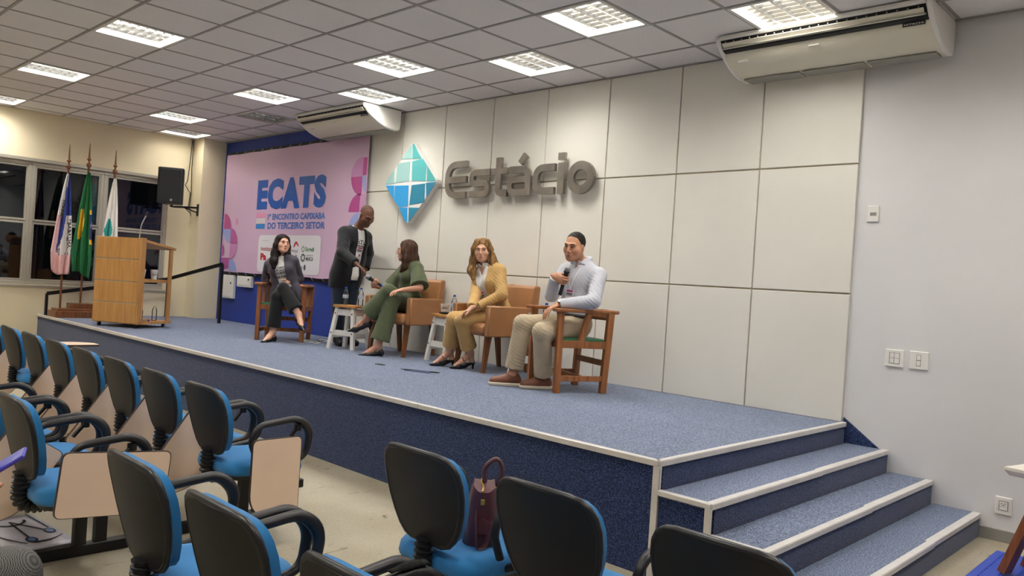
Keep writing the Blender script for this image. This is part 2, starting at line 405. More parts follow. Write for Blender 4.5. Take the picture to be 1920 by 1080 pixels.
# recessed louvre lights
REFL = mat('louvre_reflector', 'eeeeea', .3, .3); BLADE = mat('louvre_blade', 'dadad8', .16, .97)
def light_meshes():
    w = DX/2-.02; d = DY/2-.02
    hs = MB(); hs.box(-w-.012, w+.012, -d-.012, d+.012, .11, .125)
    for a in (-1, 1): hs.box(a*w-.004, a*w+.004, -d, d, -.004, .11).box(-w, w, a*d-.004, a*d+.004, -.004, .11)
    fr = MB()
    for a in (-1, 1): fr.box(a*w-.014, a*w+.014, -d-.014, d+.014, -.007, -.002).box(-w, w, a*d-.014, a*d+.014, -.007, -.002)
    lo = []
    for i in range(1, 4):
        x = -w+2*w*i/4; m = MB(); m.prism([(-.003, .006), (.003, .006), (.010, .042), (-.010, .042)], lambda u, v, t: (x+u, t, v), -d, d); lo.append(m.mesh('louvre_blade', BLADE))
    for i in range(1, 8):
        y = -d+2*d*i/8; m = MB(); m.prism([(-.0015, .014), (.0015, .014), (.010, .038), (-.010, .038)], lambda u, v, t: (t, y+u, v), -w, w); lo.append(m.mesh('louvre_blade', BLADE))
    tb = []
    for i in range(4):
        x = -w+2*w*(i+.5)/4; tb.append((x, MB().tube([(x, -d+.02, .08), (x, d-.02, .08)], .013, 10)))
    return hs.mesh('housing', REFL), fr.mesh('frame', mat('light_frame', 'd9d7d0', .4)), lo, tb
LM = light_meshes()
TUBE_ON = mat('tube_lit', 'ffffff', .5, emit=('fff3df', 9.0)); TUBE_OFF = mat('tube_dark', 'cfcfcb', .3)
tube_on = [t.mesh('tube', TUBE_ON, True) for _, t in LM[3]]; tube_off = [t.mesh('tube', TUBE_OFF, True) for _, t in LM[3]]
names = {(0, 2): 'lit square louvre ceiling light above the letters c and i of the metal lettering', (0, 6): 'lit louvre ceiling light beside the small air conditioner over the diamond sign',
 (0, 14): 'lit louvre ceiling light in the corner by the pillar and window wall', (0, -2): 'lit louvre ceiling light above the big air conditioner over the steps',
 (0, 10): 'unlit dark louvre ceiling light next to the air conditioner by the banner', (1, 0): 'large bright louvre ceiling light with visible grid over the stage front',
 (1, 4): 'lit louvre ceiling light over the stage before the first letter of the lettering', (1, 8): 'lit louvre ceiling light over the stage in front of the pink banner',
 (1, 12): 'lit louvre ceiling light over the lectern', (4, 6): 'lit louvre ceiling light with pinkish cells above the audience rows',
 (4, 10): 'lit louvre ceiling light above the audience seats beside the window wall flags', (4, 14): 'lit louvre ceiling light above the audience seats hard against the window wall'}
for jk in sorted(lit | off):
    x0, x1, y0, y1 = tile_span(*jk)
    t = thing('ceiling_light', names.get(jk, 'lit louvre ceiling light out of view, added to light the hall'), 'ceiling light', ((x0+x1)/2, (y0+y1)/2, H), 0, 'recessed louvre ceiling lights')
    obj('housing', LM[0], t); obj('frame', LM[1], t)
    for me in LM[2]: obj('louvre_blade', me, t)
    on = jk in lit
    for me in (tube_on if on else tube_off): obj('tube', me, t)
    if on:
        ld = bpy.data.lights.new('lamp', 'AREA'); ld.shape = 'RECTANGLE'; ld.size = DX-.08; ld.size_y = DY-.08; ld.energy = LAMP_W*{(0, 14): .35, (4, 14): 1.2, (1, 12): 1.7, (1, 8): 1.4, (4, 10): 1.4}.get(jk, 1.0); ld.color = LAMP_COL
        lo = bpy.data.objects.new('lamp', ld); COL.objects.link(lo); lo.parent = t; lo.location = (0, 0, .062)

# ------------------------------------------------------------------ stage and steps
YS = -2.489; XS = .034
st = struct(MB().box(XL, XS-.004, YS+.004, -.019, S-.03, S).build('stage', CARP), 'low stage covered in speckled blue carpet', 'stage')
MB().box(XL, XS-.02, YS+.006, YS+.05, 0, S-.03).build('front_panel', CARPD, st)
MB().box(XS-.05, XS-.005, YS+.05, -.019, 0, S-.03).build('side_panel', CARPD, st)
seg = [XL, -7.6, -4.7, -1.9, XS]
for a, b in zip(seg[:-1], seg[1:]):
    MB().box(a+.002, b-.002, YS-.006, YS+.026, S-.001, S+.005, .002).box(a+.002, b-.002, YS-.008, YS+.004, S-.028, S+.003, .002).build('edge_strip', TRIM, st)
MB().box(XS-.026, XS+.006, YS, -.02, S-.001, S+.005, .002).box(XS-.004, XS+.008, YS, -.02, S-.028, S+.003, .002).build('edge_strip', TRIM, st)
MB().box(XS-.03, XS+.008, YS-.008, YS+.004, 0, S-.028, .002).box(XS-.004, XS+.008, YS-.004, YS+.02, 0, S-.028, .002).build('corner_strip', TRIM, st)
xs = [XS, .342, .642, .940]; zs = [S, S-.150, S-.300, S-.452]
steps = struct(thing('stage_steps', 'three carpeted steps with pale nosing strips down from the stage to the floor', 'steps', (XS, YS, 0)))
del steps['category']; steps['category'] = 'steps'
def inst(mb, name, m, **k):
    mb.v = [(x-XS, y-YS, z) for x, y, z in mb.v]; return mb.build(name, m, steps, **k)
for i in (1, 2, 3):
    x0, x1, z = xs[i-1]+.009, xs[i], zs[i]
    inst(MB().box(x0, x1-.004, YS+.004, -.001, z-.03, z), 'tread', CARP)
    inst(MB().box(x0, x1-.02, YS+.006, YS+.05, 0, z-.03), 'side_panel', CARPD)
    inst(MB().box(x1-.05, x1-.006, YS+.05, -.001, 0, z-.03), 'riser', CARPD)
    ym = (-1.17, -1.17, -1.02)[i-1]; dx = .014
    inst(MB().box(x1-.034, x1+.006, YS, ym, z-.001, z+.006, .002).box(x1-.004, x1+.008, YS, ym, z-.026, z+.003, .002), 'nosing', TRIM)
    inst(MB().box(x1-.034-dx, x1+.006-dx+.008, ym, -.002, z-.001, z+.004, .002).box(x1-.008, x1+.002, ym, -.002, z-.026, z+.003, .002), 'nosing', TRIM)
    inst(MB().box(x0-.008, x1-.03, YS-.006, YS+.026, z-.001, z+.005, .002).box(x0-.008, x1, YS-.008, YS+.004, z-.022, z+.003, .002), 'edge_strip', TRIM)
    inst(MB().box(x1-.03, x1+.008, YS-.008, YS+.004, 0 if i == 3 else zs[i]-.150+.005, z-.022, .002), 'corner_strip', TRIM)
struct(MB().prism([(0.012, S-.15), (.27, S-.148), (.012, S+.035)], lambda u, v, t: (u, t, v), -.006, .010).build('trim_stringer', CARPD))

# ------------------------------------------------------------------ air conditioners
ACM = mat('conditioner_shell', 'e3dcc9', .4); ACG = mat('conditioner_grille', '9c9a90', .6); ACW = mat('conditioner_end', 'e9e6e0', .4)
def conditioner(x0, x1, label, brand):
    t = thing('air_conditioner', label, 'air conditioner', ((x0+x1)/2, 0, S+2.6), 0, 'ceiling mounted air conditioners')
    hw = (x1-x0)/2; Y = -.02
    top = .262; f = lambda u, v, tt: (tt, u, v)
    prof = [(-.02, top), (-.56, top), (-.575, top-.02), (-.565, top-.045), (-.50, .155), (-.44, .112), (-.36, .066), (-.27, .032), (-.20, .016), (-.06, .010), (-.03, .03), (-.02, .10)]
    body = [(-.02, top), (-.50, top), (-.46, .150), (-.44, .112), (-.36, .066), (-.27, .032), (-.20, .018), (-.06, .012), (-.03, .03), (-.02, .10)]
    b = MB().prism(body, f, -hw+.03, hw-.03).build('shell', ACM, t, True)
    for s in (-1, 1):
        MB().prism(prof, f, s*hw-(.035 if s > 0 else 0), s*hw+(.035 if s < 0 else 0)).build('end_cap', ACW, t, True, bevel=.01)
    MB().prism([(-.50, top), (-.572, top), (-.575, top-.02), (-.565, top-.032), (-.50, top-.030)], f, -hw+.035, hw-.035).build('top_lip', ACW, t)
    MB().prism([(-.51, top-.03), (-.556, top-.032), (-.505, .160), (-.47, .150)], f, -hw+.036, hw-.036).build('outlet', mat('outlet_dark', '0d0d0e', .6), t)
    MB().box(-hw+.04, hw-.04, -.545, -.515, .172, .176).build('louvre', ACG, t).rotation_euler = (0, 0, 0)
    n = 22
    for i in range(n):
        x = -hw+.08+(2*hw-.16)*i/(n-1)
        MB().prism([(-.556, top-.04), (-.566, top-.052), (-.530, .186), (-.515, .180)], f, x-.003, x+.003).build('vane', mat('vane_grey', '8f8c84', .5), t)
    fl = MB(); fl.bar((-hw+.05, -.540, .188), (hw-.05, -.540, .188), .05, .008, up=(0, .7, .7)); fl.build('flap', ACM, t)
    for i in range(3):
        a = -hw+.05+(2*hw-.1)*i/3; c = a+(2*hw-.1)/3
        g = MB(); g.box(a+.012, c-.012, -.205, -.065, .004, .014, .002); go = g.build('intake_grille', ACG, t)
    MB().box(hw-.20, hw-.06, -.470, -.462, .128, .150).build('badge', mat('badge_black', '15161a', .3), t).rotation_euler = (.0, 0, 0)
    tx = MB(); text_on(tx, brand, lambda u, v: (hw-.19+.12*u, -.4715, .133+.011*v), .01); tx.build('lettering', PLAST, t)
    MB().box(-hw+.12, -hw+.20, -.420, -.400, .085, .100, .002).build('sensor_window', ACW, t)
    MB().box(-.08, -.005, -.452, -.44, .112, .124).build('sticker', PLAST, t)
    return t
conditioner(-.93, .60, 'large cream ceiling air conditioner above the steps and grey wall', 'HITACHI')
conditioner(-6.90, -5.40, 'smaller cream ceiling air conditioner between the pink banner and diamond sign', 'HITACHI').location.y = -.09

# ------------------------------------------------------------------ diamond sign and metal lettering
dg = thing('diamond_sign', 'raised blue and teal faceted diamond sign on the white panels', 'sign', (-5.17, -.018, S+1.985))
dia = fillet([(0.0, .49), (.49, 0), (0, -.49), (-.49, 0)], .05, 5, True)
MB().prism([(p.x, p.y) for p in dia], lambda u, v, t: (u, t, v), -.075, -.001).build('plate', mat('sign_white', 'f0f0ee', .35), dg)
FAC = [[(0.079,.442),(.096,.273),(-.099,.286)],[(.102,.459),(.129,.454),(.286,.268),(.118,.272)],[(-.168,.232),(.076,.246),(.073,.009),(-.178,-.002)],
 [(.117,.245),(.313,.264),(.39,.186),(.383,-.005),(.131,.01)],[(.402,.177),(.563,.007),(.571,-.013),(.409,-.006)],[(-.224,.167),(-.213,-.008),(-.379,-.012),(-.378,.021)],
 [(-.378,-.027),(-.21,-.034),(-.204,-.204)],[(-.193,-.037),(.072,-.044),(.086,-.293),(-.09,-.298),(-.192,-.212)],[(.135,-.044),(.38,-.033),(.387,-.255),(.114,-.28)],
 [(.4,-.027),(.576,-.023),(.558,-.054),(.424,-.201)],[(-.089,-.304),(.079,-.312),(.091,-.492),(.043,-.475)],[(.106,-.312),(.302,-.32),(.144,-.469),(.118,-.492)]]
FC = ['a3cfcb','55b2b3','a3d0cf','5bbabd','55b2b3','a3cfcb','2f9fe0','329fe0','2a86a6','267f9f','2f9fe0','2a86a6']
for pts, c in zip(FAC, FC):
    q = [((a-.1)*.985, (b+.015)*.985) for a, b in pts]
    MB().prism(q, lambda u, v, t: (u, t, v), -.080, -.074).build('facet', mat('facet_'+c, c, .35), dg)
STEEL = mat('brushed_letter', '9b948c', .34, .7, var=(5, .3))
STEELD = mat('letter_side', '5d5853', .4, .7)
ls = thing('wall_lettering', 'raised brushed metal lettering Estácio on the white wall panels', 'sign', (-3.47, -.018, S+1.77))
OX, OZ = -3.47, 1.77
def letter(paths, name='letter', w=.075, closed=False):
    m = MB()
    for i, (pth, ww, cl) in enumerate(paths): stroke(m, [(x-OX, z-OZ) for x, z in pth], ww, -.082-.0015*i, -.045-.0015*i, cl)
    return m.build(name, STEEL, ls)
def FP(pts, r): return [(p.x, p.y) for p in fillet(pts, r, 8)]
W_ = .072; h = W_/2
zb, zx, zcap = 1.777, 2.083, 2.19
letter([(FP([(-4.19, zcap-h), (-4.54+h, zcap-h), (-4.54+h, zb+h), (-4.19, zb+h)], .17), W_, False), ([(-4.52, 1.985), (-4.19, 1.985)], W_, False)])
letter([(FP([(-3.82, zx-h), (-4.138+h, zx-h), (-4.138+h, 1.93), (-3.82-h, 1.93), (-3.82-h, zb+h), (-4.138, zb+h)], .07), W_-.004, False)])
letter([(FP([(-3.695, zcap), (-3.695, zb+h), (-3.557, zb+h)], .07), W_+.004, False), ([(-3.80, 2.045), (-3.557, 2.045)], W_-.006, False)])
letter([(FP([(-3.53, zx-h), (-3.226-h, zx-h), (-3.226-h, zb)], .10), W_, False), (FP([(-3.226-h, 1.945), (-3.553+h, 1.945), (-3.553+h, zb+h), (-3.226-h, zb+h)], .09), W_-.006, False)])
letter([([(-3.385, 2.112), (-3.315, 2.195)], W_-.004, False)], 'accent')
letter([(FP([(-2.905, zx-h), (-3.197+h, zx-h), (-3.197+h, zb+h), (-2.905, zb+h)], .14), W_, False)])
letter([([(-2.822, zx), (-2.822, zb)], W_+.012, False)])
letter([([(-2.826, 2.183), (-2.826, 2.112)], W_+.012, False)], 'letter_dot')
letter([([(-2.575+.125*math.cos(a), 1.928+.118*math.sin(a)) for a in [2*PI*i/36 for i in range(36)]], .082, True)])

# ------------------------------------------------------------------ the printed banner
bn = thing('event_banner', 'large pink printed event banner tied in front of the blue wall', 'banner', (-8.0, -.06, S+.76))
BX, BZ = -8.0, .76
PINK = mat('banner_vinyl', 'd6b5d2', .33, var=(.8, .06), bump=(3, .05))
def bp(x, z, y=0.0): return (x-BX, y, z-BZ)
sheet = MB().grid(lambda u, v: bp(-9.93+3.85*u, .775+1.855*v+.004*math.sin(u*40), .0012*math.sin(u*9+v*4)), 40, 16)
sheet.build('sheet', PINK, bn, 'all')
fr = MB()
for z in (.745, 2.66): fr.bar(bp(-9.98, z, .04), bp(-6.28, z, .04), .03, .03)
for x in (-9.97, -6.30): fr.bar(bp(x, .745, .04), bp(x, 2.66, .04), .03, .03)
fr.build('frame', BLKM, bn)
for i in range(15):
    x = -9.88+3.72*i/14
    for za, zb_ in ((2.615, 2.665), (.79, .74)):
        MB().tube([bp(x, za, -.008), bp(x+.004, (za+zb_)/2, -.012), bp(x, zb_, .02)], .003, 5).build('tie', PLAST, bn)
for i in range(8):
    z = .86+1.7*i/7
    MB().tube([bp(-9.90, z, -.008), bp(-9.96, z, .01)], .003, 5).build('tie', PLAST, bn)
def flat(name, polys, c, y=-.0045, rough=.4):
    m = MB()
    for pl in polys: m.add([bp(x, z, y) for x, z in pl], [tuple(range(len(pl)))])
    return m.build(name, mat('print_'+c, c, rough), bn)
def btext(body, x0, x1, z0, z1, c, bold=0.0, y=-.0045, **k):
    m = MB(); text_on(m, body, lambda u, v: bp(x0+(x1-x0)*u, z0+(z1-z0)*v, y), bold, **k)
    return m.build('lettering', mat('print_'+c, c, .4), bn)
btext('ECATS', -8.87, -7.0, 1.738, 2.19, '1d55a8', .062, space=1.12)
btext('1º ENCONTRO CAPIXABA', -8.52, -6.99, 1.582, 1.672, '4a74bd', .034, space=1.03)
btext('DO TERCEIRO SETOR', -8.51, -6.98, 1.448, 1.545, '4a74bd', .034, space=1.03)
flat('stripe', [[(-8.86, 1.617), (-8.59, 1.617), (-8.59, 1.688), (-8.86, 1.688)]], 'e79ac0')
flat('stripe', [[(-8.86, 1.53), (-8.59, 1.53), (-8.59, 1.612), (-8.86, 1.612)]], 'd9d3d9')
flat('stripe', [[(-8.86, 1.453), (-8.59, 1.453), (-8.59, 1.525), (-8.86, 1.525)]], '3f86cc')
flat('sponsor_box', [[(p[0], p[1]) for p in rr(1.70, .545, .07, 6, -7.90, 1.085)]], 'e2e0e6', -.003)
def arc(cx, cz, r, a0, a1, n=12, rz=None): return [(cx, cz)]+[(cx+r*math.cos(math.radians(a0+(a1-a0)*i/n)), cz+(rz or r)*math.sin(math.radians(a0+(a1-a0)*i/n))) for i in range(n+1)]
sx = .23; sz = .228
flat('petal', [arc(-9.89, 1.452, .245, 0, 90)], 'b8508f')
flat('petal', [[(-9.91, 1.452), (-9.65, 1.452), (-9.65, 1.23)]+[(-9.65-.26*math.sin(t), 1.452-.222*math.cos(t)+.0) for t in (0.2, .6, 1.0, 1.3)]], '98a7dd')
flat('petal', [arc(-9.65, 1.225, .24, 0, 90)], 'b45a9a')
flat('petal', [arc(-9.65, 1.215, .24, -90, 0)], 'c884bd')
flat('petal', [arc(-9.93, 1.11, .10, -90, 90)], 'b45a9a')
flat('petal', [[(-9.92, .995), (-9.65, .995), (-9.65, .84), (-9.92, .78)]], 'a94f93')
flat('petal', [arc(-9.65, .79, .26, 0, 90, rz=.20)], '8f9fd8')
flat('dot', [[(-9.47+.045*math.cos(a), 1.565+.055*math.sin(a)) for a in [PI*i/8 for i in range(16)]]], 'cf8fc0')
flat('petal', [arc(-6.19, 2.13, .245, 90, 180)], 'c489bb')
flat('petal', [[(-6.185, 2.13), (-6.105, 2.13), (-6.105, 2.36), (-6.185, 2.36)]], 'b3478f')
flat('petal', [arc(-6.19, 2.12, .245, 180, 270)], 'b3478f')
flat('petal', [arc(-6.105, 2.12, .08, 180, 270, rz=.2)], '98a7dd')
flat('petal', [arc(-6.215, 1.665, .235, 90, 180)], 'b3478f')
flat('petal', [[(-6.21, 1.665), (-6.105, 1.665), (-6.105, 1.89), (-6.21, 1.89)]], 'd19cc7')
flat('petal', [arc(-6.215, 1.44, .215, 90, 180)], '98a7dd')
btext('REALIZAÇÃO', -8.62, -8.44, 1.268, 1.282, '77737d', 0, -.0050)
btext('APOIO', -7.93, -7.82, 1.27, 1.284, '77737d', 0, -.0050)
btext('instituto', -8.66, -8.28, 1.125, 1.185, 'a8352f', .012, -.0050)
btext('Pa', -8.66, -8.49, .985, 1.09, 'b51f2b', .05, -.0050)
btext('ArcelorMittal', -8.07, -7.63, 1.115, 1.16, '3a3a40', .0, -.0050)
flat('emblem', [[(-7.76, 1.19), (-7.73, 1.19), (-7.68, 1.24), (-7.63, 1.205), (-7.60, 1.205), (-7.66, 1.27), (-7.70, 1.27)]], 'c8323c', -.0050)
btext('Sicredi', -7.43, -7.21, 1.135, 1.195, '2f7d3c', .02, -.0050)
for i in range(8):
    a = PI*i/4; flat('emblem', [[(-7.49+.035*math.cos(a)+.010*math.cos(b), 1.165+.035*math.sin(a)+.012*math.sin(b)) for b in [2*PI*q/6 for q in range(6)]]], '2f7d3c', -.0050)
ge = MB()
for i in range(16):
    a, b = 2*PI*i/16, 2*PI*(i+1)/16; r1 = .062 if i % 2 else .05
    ge.add([bp(-7.48+r*math.cos(t), 1.045+r*math.sin(t), -.0050) for r, t in ((.033, a), (r1, a), (r1, b), (.033, b))], [(0, 1, 2, 3)])
ge.build('emblem', mat('print_2b4a3b', '2b4a3b'), bn)
btext('MARCA', -7.40, -7.22, 1.005, 1.06, '27332d', .02, -.0050); btext('SERRA', -7.40, -7.22, 1.072, 1.088, '27332d', 0, -.0050)
btext('la', -7.68, -7.63, 1.03, 1.10, '3a3a40', .01, -.0050)
flat('emblem', [[(-7.56, .90), (-7.47, .90), (-7.47, .906), (-7.56, .906)], [(-7.56, .915), (-7.47, .915), (-7.47, .921), (-7.56, .921)]], '3a3a40', -.0050)
flat('emblem', [[(-7.42+.028*math.cos(a), .91+.042*math.sin(a)) for a in [2*PI*i/12 for i in range(12)]]], '5a5a60', -.0050)

# ------------------------------------------------------------------ plates and boxes on the walls
def plate(x0, x1, z0, z1, name, label, cat, y=.012):
    t = thing(name, label, cat, ((x0+x1)/2, y, S+z0)); w = x1-x0; hh = z1-z0
    MB().box(-w/2, w/2, -.011, 0, 0, hh, .004).build('cover_plate', PLAST, t); return t, w, hh
DK = mat('socket_dark', '4a4846', .6)
GAP = mat('plate_gap', '9a9792', .6)
t, w_, h_ = plate(.08, .165, 1.485, 1.605, 'wall_outlet', 'small white two-pin outlet plate high on the grey wall', 'outlet')
MB().box(-.02, .026, -.0125, -.010, .045, .070).build('socket', GAP, t)
for x in (-.008, .010): MB().box(x-.003, x+.003, -.0135, -.011, .055, .061).build('pin_hole', DK, t)
t, w_, h_ = plate(.272, .398, .448, .572, 'switch_plate', 'white plate with four rocker switches on the grey wall', 'light switch')
for x in (-.0, .0305):
    for z in (.026, .064): MB().box(x-.030+.002, x-.002 if x == 0 else x+.004, -.014, -.010, z, z+.035, .0015).build('rocker', PLAST, t)
MB().box(-.034, .038, -.0118, -.0105, .022, .103).build('recess', GAP, t)
t, w_, h_ = plate(.435, .560, .448, .574, 'switch_plate', 'white plate with one narrow column of switches on the grey wall', 'light switch')
MB().box(-.015, .015, -.0118, -.0105, .022, .103).build('recess', GAP, t)
for z in (.026, .066): MB().box(-.012, .012, -.014, -.010, z, z+.034, .0015).build('rocker', PLAST, t)
t, w_, h_ = plate(1.016, 1.112, -.43, -.315, 'wall_outlet', 'white power outlet plate low beside the steps', 'outlet')
MB().box(-.027, .027, -.0125, -.010, .028, .090).build('socket', GAP, t)
MB().box(-.022, .022, -.015, -.011, .052, .083, .001).build('insert', PLAST, t); MB().box(-.022, .022, -.015, -.011, .031, .050, .001).build('insert', PLAST, t)
for x, z in ((-.010, .073), (.010, .073), (0, .062)): MB().box(x-.003, x+.003, -.016, -.0145, z-.003, z+.003).build('pin_hole', DK, t)
for x0, x1, z0, z1, lb in ((-9.86, -9.49, .355, .725, 'tall white electrical box on the blue wall under the banner'), (-9.38, -8.93, .555, .725, 'short white electrical box on the blue wall under the banner')):
    t = thing('electrical_box', lb, 'electrical box', ((x0+x1)/2, 0, S+z0)); w_ = x1-x0
    MB().box(-w_/2, w_/2, -.05, -.001, 0, z1-z0, .006).build('case', PLAST, t)
    MB().box(-w_/2+.03, w_/2-.03, -.055, -.05, .03, z1-z0-.02, .002).build('door', PLAST, t)
    MB().box(w_/2-.08, w_/2-.055, -.062, -.055, (z1-z0)*.62, (z1-z0)*.62+.03).build('latch', DK, t)
# ------------------------------------------------------------------ hall seating
SEATBLUE = mat('seat_fabric', '237fc0', .85, var=(320, .14), bump=(700, .25), sheen=.2)
SHELL = mat('seat_shell', '17181b', .5, bump=(500, .08)); RIM = mat('seat_rim', '202125', .33)
ARMM = mat('arm_polymer', '1d1b1f', .42, bump=(90, .05))
LAM = mat('tablet_laminate', 'efd3bb', .42, var=(6, .04)); EDGE = mat('tablet_edge', '3a2a26', .5)
def back_outline(n=9):
    # half widths of the backrest against height
    return [(0.00, .085), (.012, .120), (.04, .150), (.09, .176), (.15, .196), (.21, .206), (.26, .208), (.30, .200), (.33, .182), (.348, .155), (.355, .115)]
def back_sheet(d0, d1, inset, dz=0.0, bulge=0.0):
    prof = back_outline(); m = MB(); nu = 10
    def P(u, k, d):
        z, w = prof[k]; w = max(w-inset, .02); zz = .488+dz+z*.965*(1-2*inset/.36)+inset
        x = (2*u-1)*w
        y = .215+.085*(z/.355)-.022*(x/.21)**2+d
        return (x, y, zz)
    for d, fl in ((d0, False), (d1, True)):
        V = []
        for k in range(len(prof)):
            for i in range(nu+1):
                b = bulge*math.sin(PI*i/nu)**.5*math.sin(PI*(k+.3)/(len(prof)))**.5 if d == min(d0, d1) else 0
                V.append(P(i/nu, k, d-b))
        F = [(k*(nu+1)+i, k*(nu+1)+i+1, (k+1)*(nu+1)+i+1, (k+1)*(nu+1)+i) for k in range(len(prof)-1) for i in range(nu)]
        m.add(V, F)
    n1 = len(prof)*(nu+1); ring = [k*(nu+1) for k in range(len(prof))]+[(len(prof)-1)*(nu+1)+i for i in range(1, nu+1)]+[k*(nu+1)+nu for k in range(len(prof)-2, -1, -1)]+[i for i in range(nu-1, 0, -1)]
    m.f += [(ring[i], ring[(i+1) % len(ring)], n1+ring[(i+1) % len(ring)], n1+ring[i]) for i in range(len(ring))]; m.mi += [0]*len(ring)
    return m, [P2 for P2 in (ring,)]
def seat_cushion():
    m = MB(); nu, nv = 12, 10
    out = rr(.46, .44, .10, 5)
    L = len(out)
    rings = [(1.0, .385), (1.02, .40), (1.0, .43), (.93, .452), (.70, .462), (.35, .458)]
    V = []
    for s, z in rings: V += [(x*s, y*s-.005, z+(-.012 if y < -.12 else 0)*s) for x, y in out]
    V.append((0, 0, .455)); F = [tuple(reversed(range(L)))]
    for r in range(len(rings)-1): F += [(r*L+i, r*L+(i+1) % L, (r+1)*L+(i+1) % L, (r+1)*L+i) for i in range(L)]
    F += [((len(rings)-1)*L+i, (len(rings)-1)*L+(i+1) % L, len(V)-1) for i in range(L)]
    return m.add(V, F)
def arm_mesh(sx):
    p = fillet([(0, .10, .47), (0, .145, .575), (0, .10, .648), (0, -.13, .672), (0, -.205, .60), (0, -.185, .455), (0, .02, .425)], [.0, .05, .05, .075, .06, .06, 0], 7)
    n = len(p); R = []
    for i, q in enumerate(p):
        t = i/(n-1); R.append(.017+.010*math.exp(-((t-.62)/.22)**2))
    m = MB(); m.tube([(sx, q.y, q.z) for q in p], R, 10, sy=.85); m.tube([(sx, .02, .425), (sx*.8, .03, .40), (sx*.55, .03, .385)], .016, 8)
    return m
def tablet_mesh():
    # outline: u along the board, v across, one corner cut; pivot at the origin
    pts = [(0, 0), (.46, 0), (.46, -.17), (.33, -.28), (0, -.28)]
    return [(p.x, p.y) for p in fillet(pts, [.03, .03, .05, .05, .03], 4, True)]
def bellows():
    m = MB(); path = fillet([(0, .235, .50), (0, .245, .345), (0, .08, .345)], .09, 10); path = [path[0]+(path[1]-path[0])*k/8 for k in range(8)]+path[1:-1]+[path[-2]+(path[-1]-path[-2])*k/4 for k in range(1, 4)]
    # resample densely and corrugate
    D = [0]
    for a, b in zip(path[:-1], path[1:]): D.append(D[-1]+(b-a).length)
    N = 52; q = []; j = 0
    for i in range(N):
        s = D[-1]*i/(N-1)
        while j < len(D)-2 and D[j+1] < s: j += 1
        t = (s-D[j])/max(1e-6, D[j+1]-D[j]); q.append(path[j]*(1-t)+path[j+1]*t)
    return m.tube(q, [.029+(.009 if i % 4 < 2 else 0) for i in range(N)], 12)
CH = {}
bs, ringi = back_sheet(.0, .022, 0)
CH['shell'] = bs.mesh('back_shell', SHELL, True)
CH['cush'] = back_sheet(-.031, .002, .004, bulge=.016)[0].mesh('back_cushion', SEATBLUE, True)
prof = back_outline(); rp = []
for sgn in (1, -1):
    seq = prof if sgn > 0 else prof[::-1]
    for z, w_ in seq: x = sgn*w_; rp.append((x, .215+.085*(z/.355)-.022*(x/.21)**2+.012, .488+z*.965))
CH['rim'] = MB().tube(rp, .0125, 8, closed=True).mesh('back_rim', RIM, 'all')
CH['seat'] = seat_cushion().mesh('seat_cushion', SEATBLUE, 'all')
mp_ = MB(); mp_.prism(rr(.45, .43, .10, 5), lambda u, v, t: (u*(1 if t > .37 else .9), v*(1 if t > .37 else .9)-.005, t), .355, .392); CH['pan'] = mp_.mesh('seat_pan', SHELL, True)
CH['armL'] = arm_mesh(.262).mesh('armrest', ARMM, True); CH['armR'] = arm_mesh(-.262).mesh('armrest', ARMM, True)
CH['bel'] = bellows().mesh('bellows', BLACK, True)
to = tablet_mesh(); CH['tab'] = MB().prism(to, lambda u, v, t: (t, -u, v), -.008, .008).mesh('tablet_edge', EDGE)
tl = MB()
for xx in (-.0085, .0085): tl.add([(xx, -u*.985-.003, v*.98-.003) for u, v in to], [tuple(range(len(to)))])
CH['lam'] = tl.mesh('tablet_face', LAM)
CH['hinge'] = MB().bar((-.275, -.12, .63), (-.295, -.06, .57), .014, .014).lathe([(.02, 0), (.02, .03)], 10, (-.275, -.12, .61)).mesh('hinge', BLKM)
def auditorium_chair(x, y, label, tab='diag', arms='LR'):
    t = thing('tablet_chair', label, 'chair', (x, y, 0), PI, 'blue tablet chairs in rows')
    obj('seat_cushion', CH['seat'], t); obj('seat_pan', CH['pan'], t)
    b = obj('backrest', CH['shell'], t); obj('cushion', CH['cush'], b); obj('rim', CH['rim'], b)
    obj('bellows', CH['bel'], t)
    if 'L' in arms: obj('armrest', CH['armL'], t)
    if 'R' in arms: obj('armrest', CH['armR'], t)
    if tab:
        obj('hinge', CH['hinge'], t)
        # (y, z) of the board corner, in-plane angle
        yy, zz, ang = {'diag': (.205, .655, math.radians(-55)), 'down': (-.13, .585, math.radians(90)), 'long': (.17, .635, math.radians(5)), 'up': (.16, .70, 0)}[tab]
        o = obj('tablet', CH['tab'], t); o.location = (-.300, yy, zz); o.rotation_euler = (ang, 0, 0)
        if tab == 'up': o.rotation_euler = (0, math.radians(-90), 0); o.location = (-.30, .12, .70)
        if tab == 'diag': o.scale = (1, -1.0, 1)
        f = obj('tablet_face', CH['lam'], o)
    return t
ROWA, ROWB, ROWC = -3.80, -4.68, -5.56
ordn = ['first', 'second', 'third', 'fourth', 'fifth', 'sixth', 'seventh', 'eighth']
AX = [-1.74-.605*i for i in range(8)]
for i, x in enumerate(AX):
    ex = ' with hanging tablet' if i == 0 else (' with raised tablet' if i == 6 else '')
    auditorium_chair(x, ROWA, 'blue tablet chair%s, %s from the gap in the stage-side row' % (ex, ordn[i]), 'down' if i == 0 else ('up' if i == 6 else 'diag'))
chair_bag = auditorium_chair(.03, ROWA, 'blue tablet chair with a burgundy handbag on its seat', None)
auditorium_chair(.64, ROWA, 'blue tablet chair beside the handbag chair, between it and the steps end', None)
auditorium_chair(1.25, ROWA, 'blue tablet chair at the end of the row beside the stage steps', 'long')
BXs = [-1.67, -2.275, -2.88]
for i, x in enumerate(BXs):
    auditorium_chair(x, ROWB, 'blue tablet chair above the printed paper on the floor, %s from the second row gap' % ordn[i], 'long' if i == 0 else 'diag')
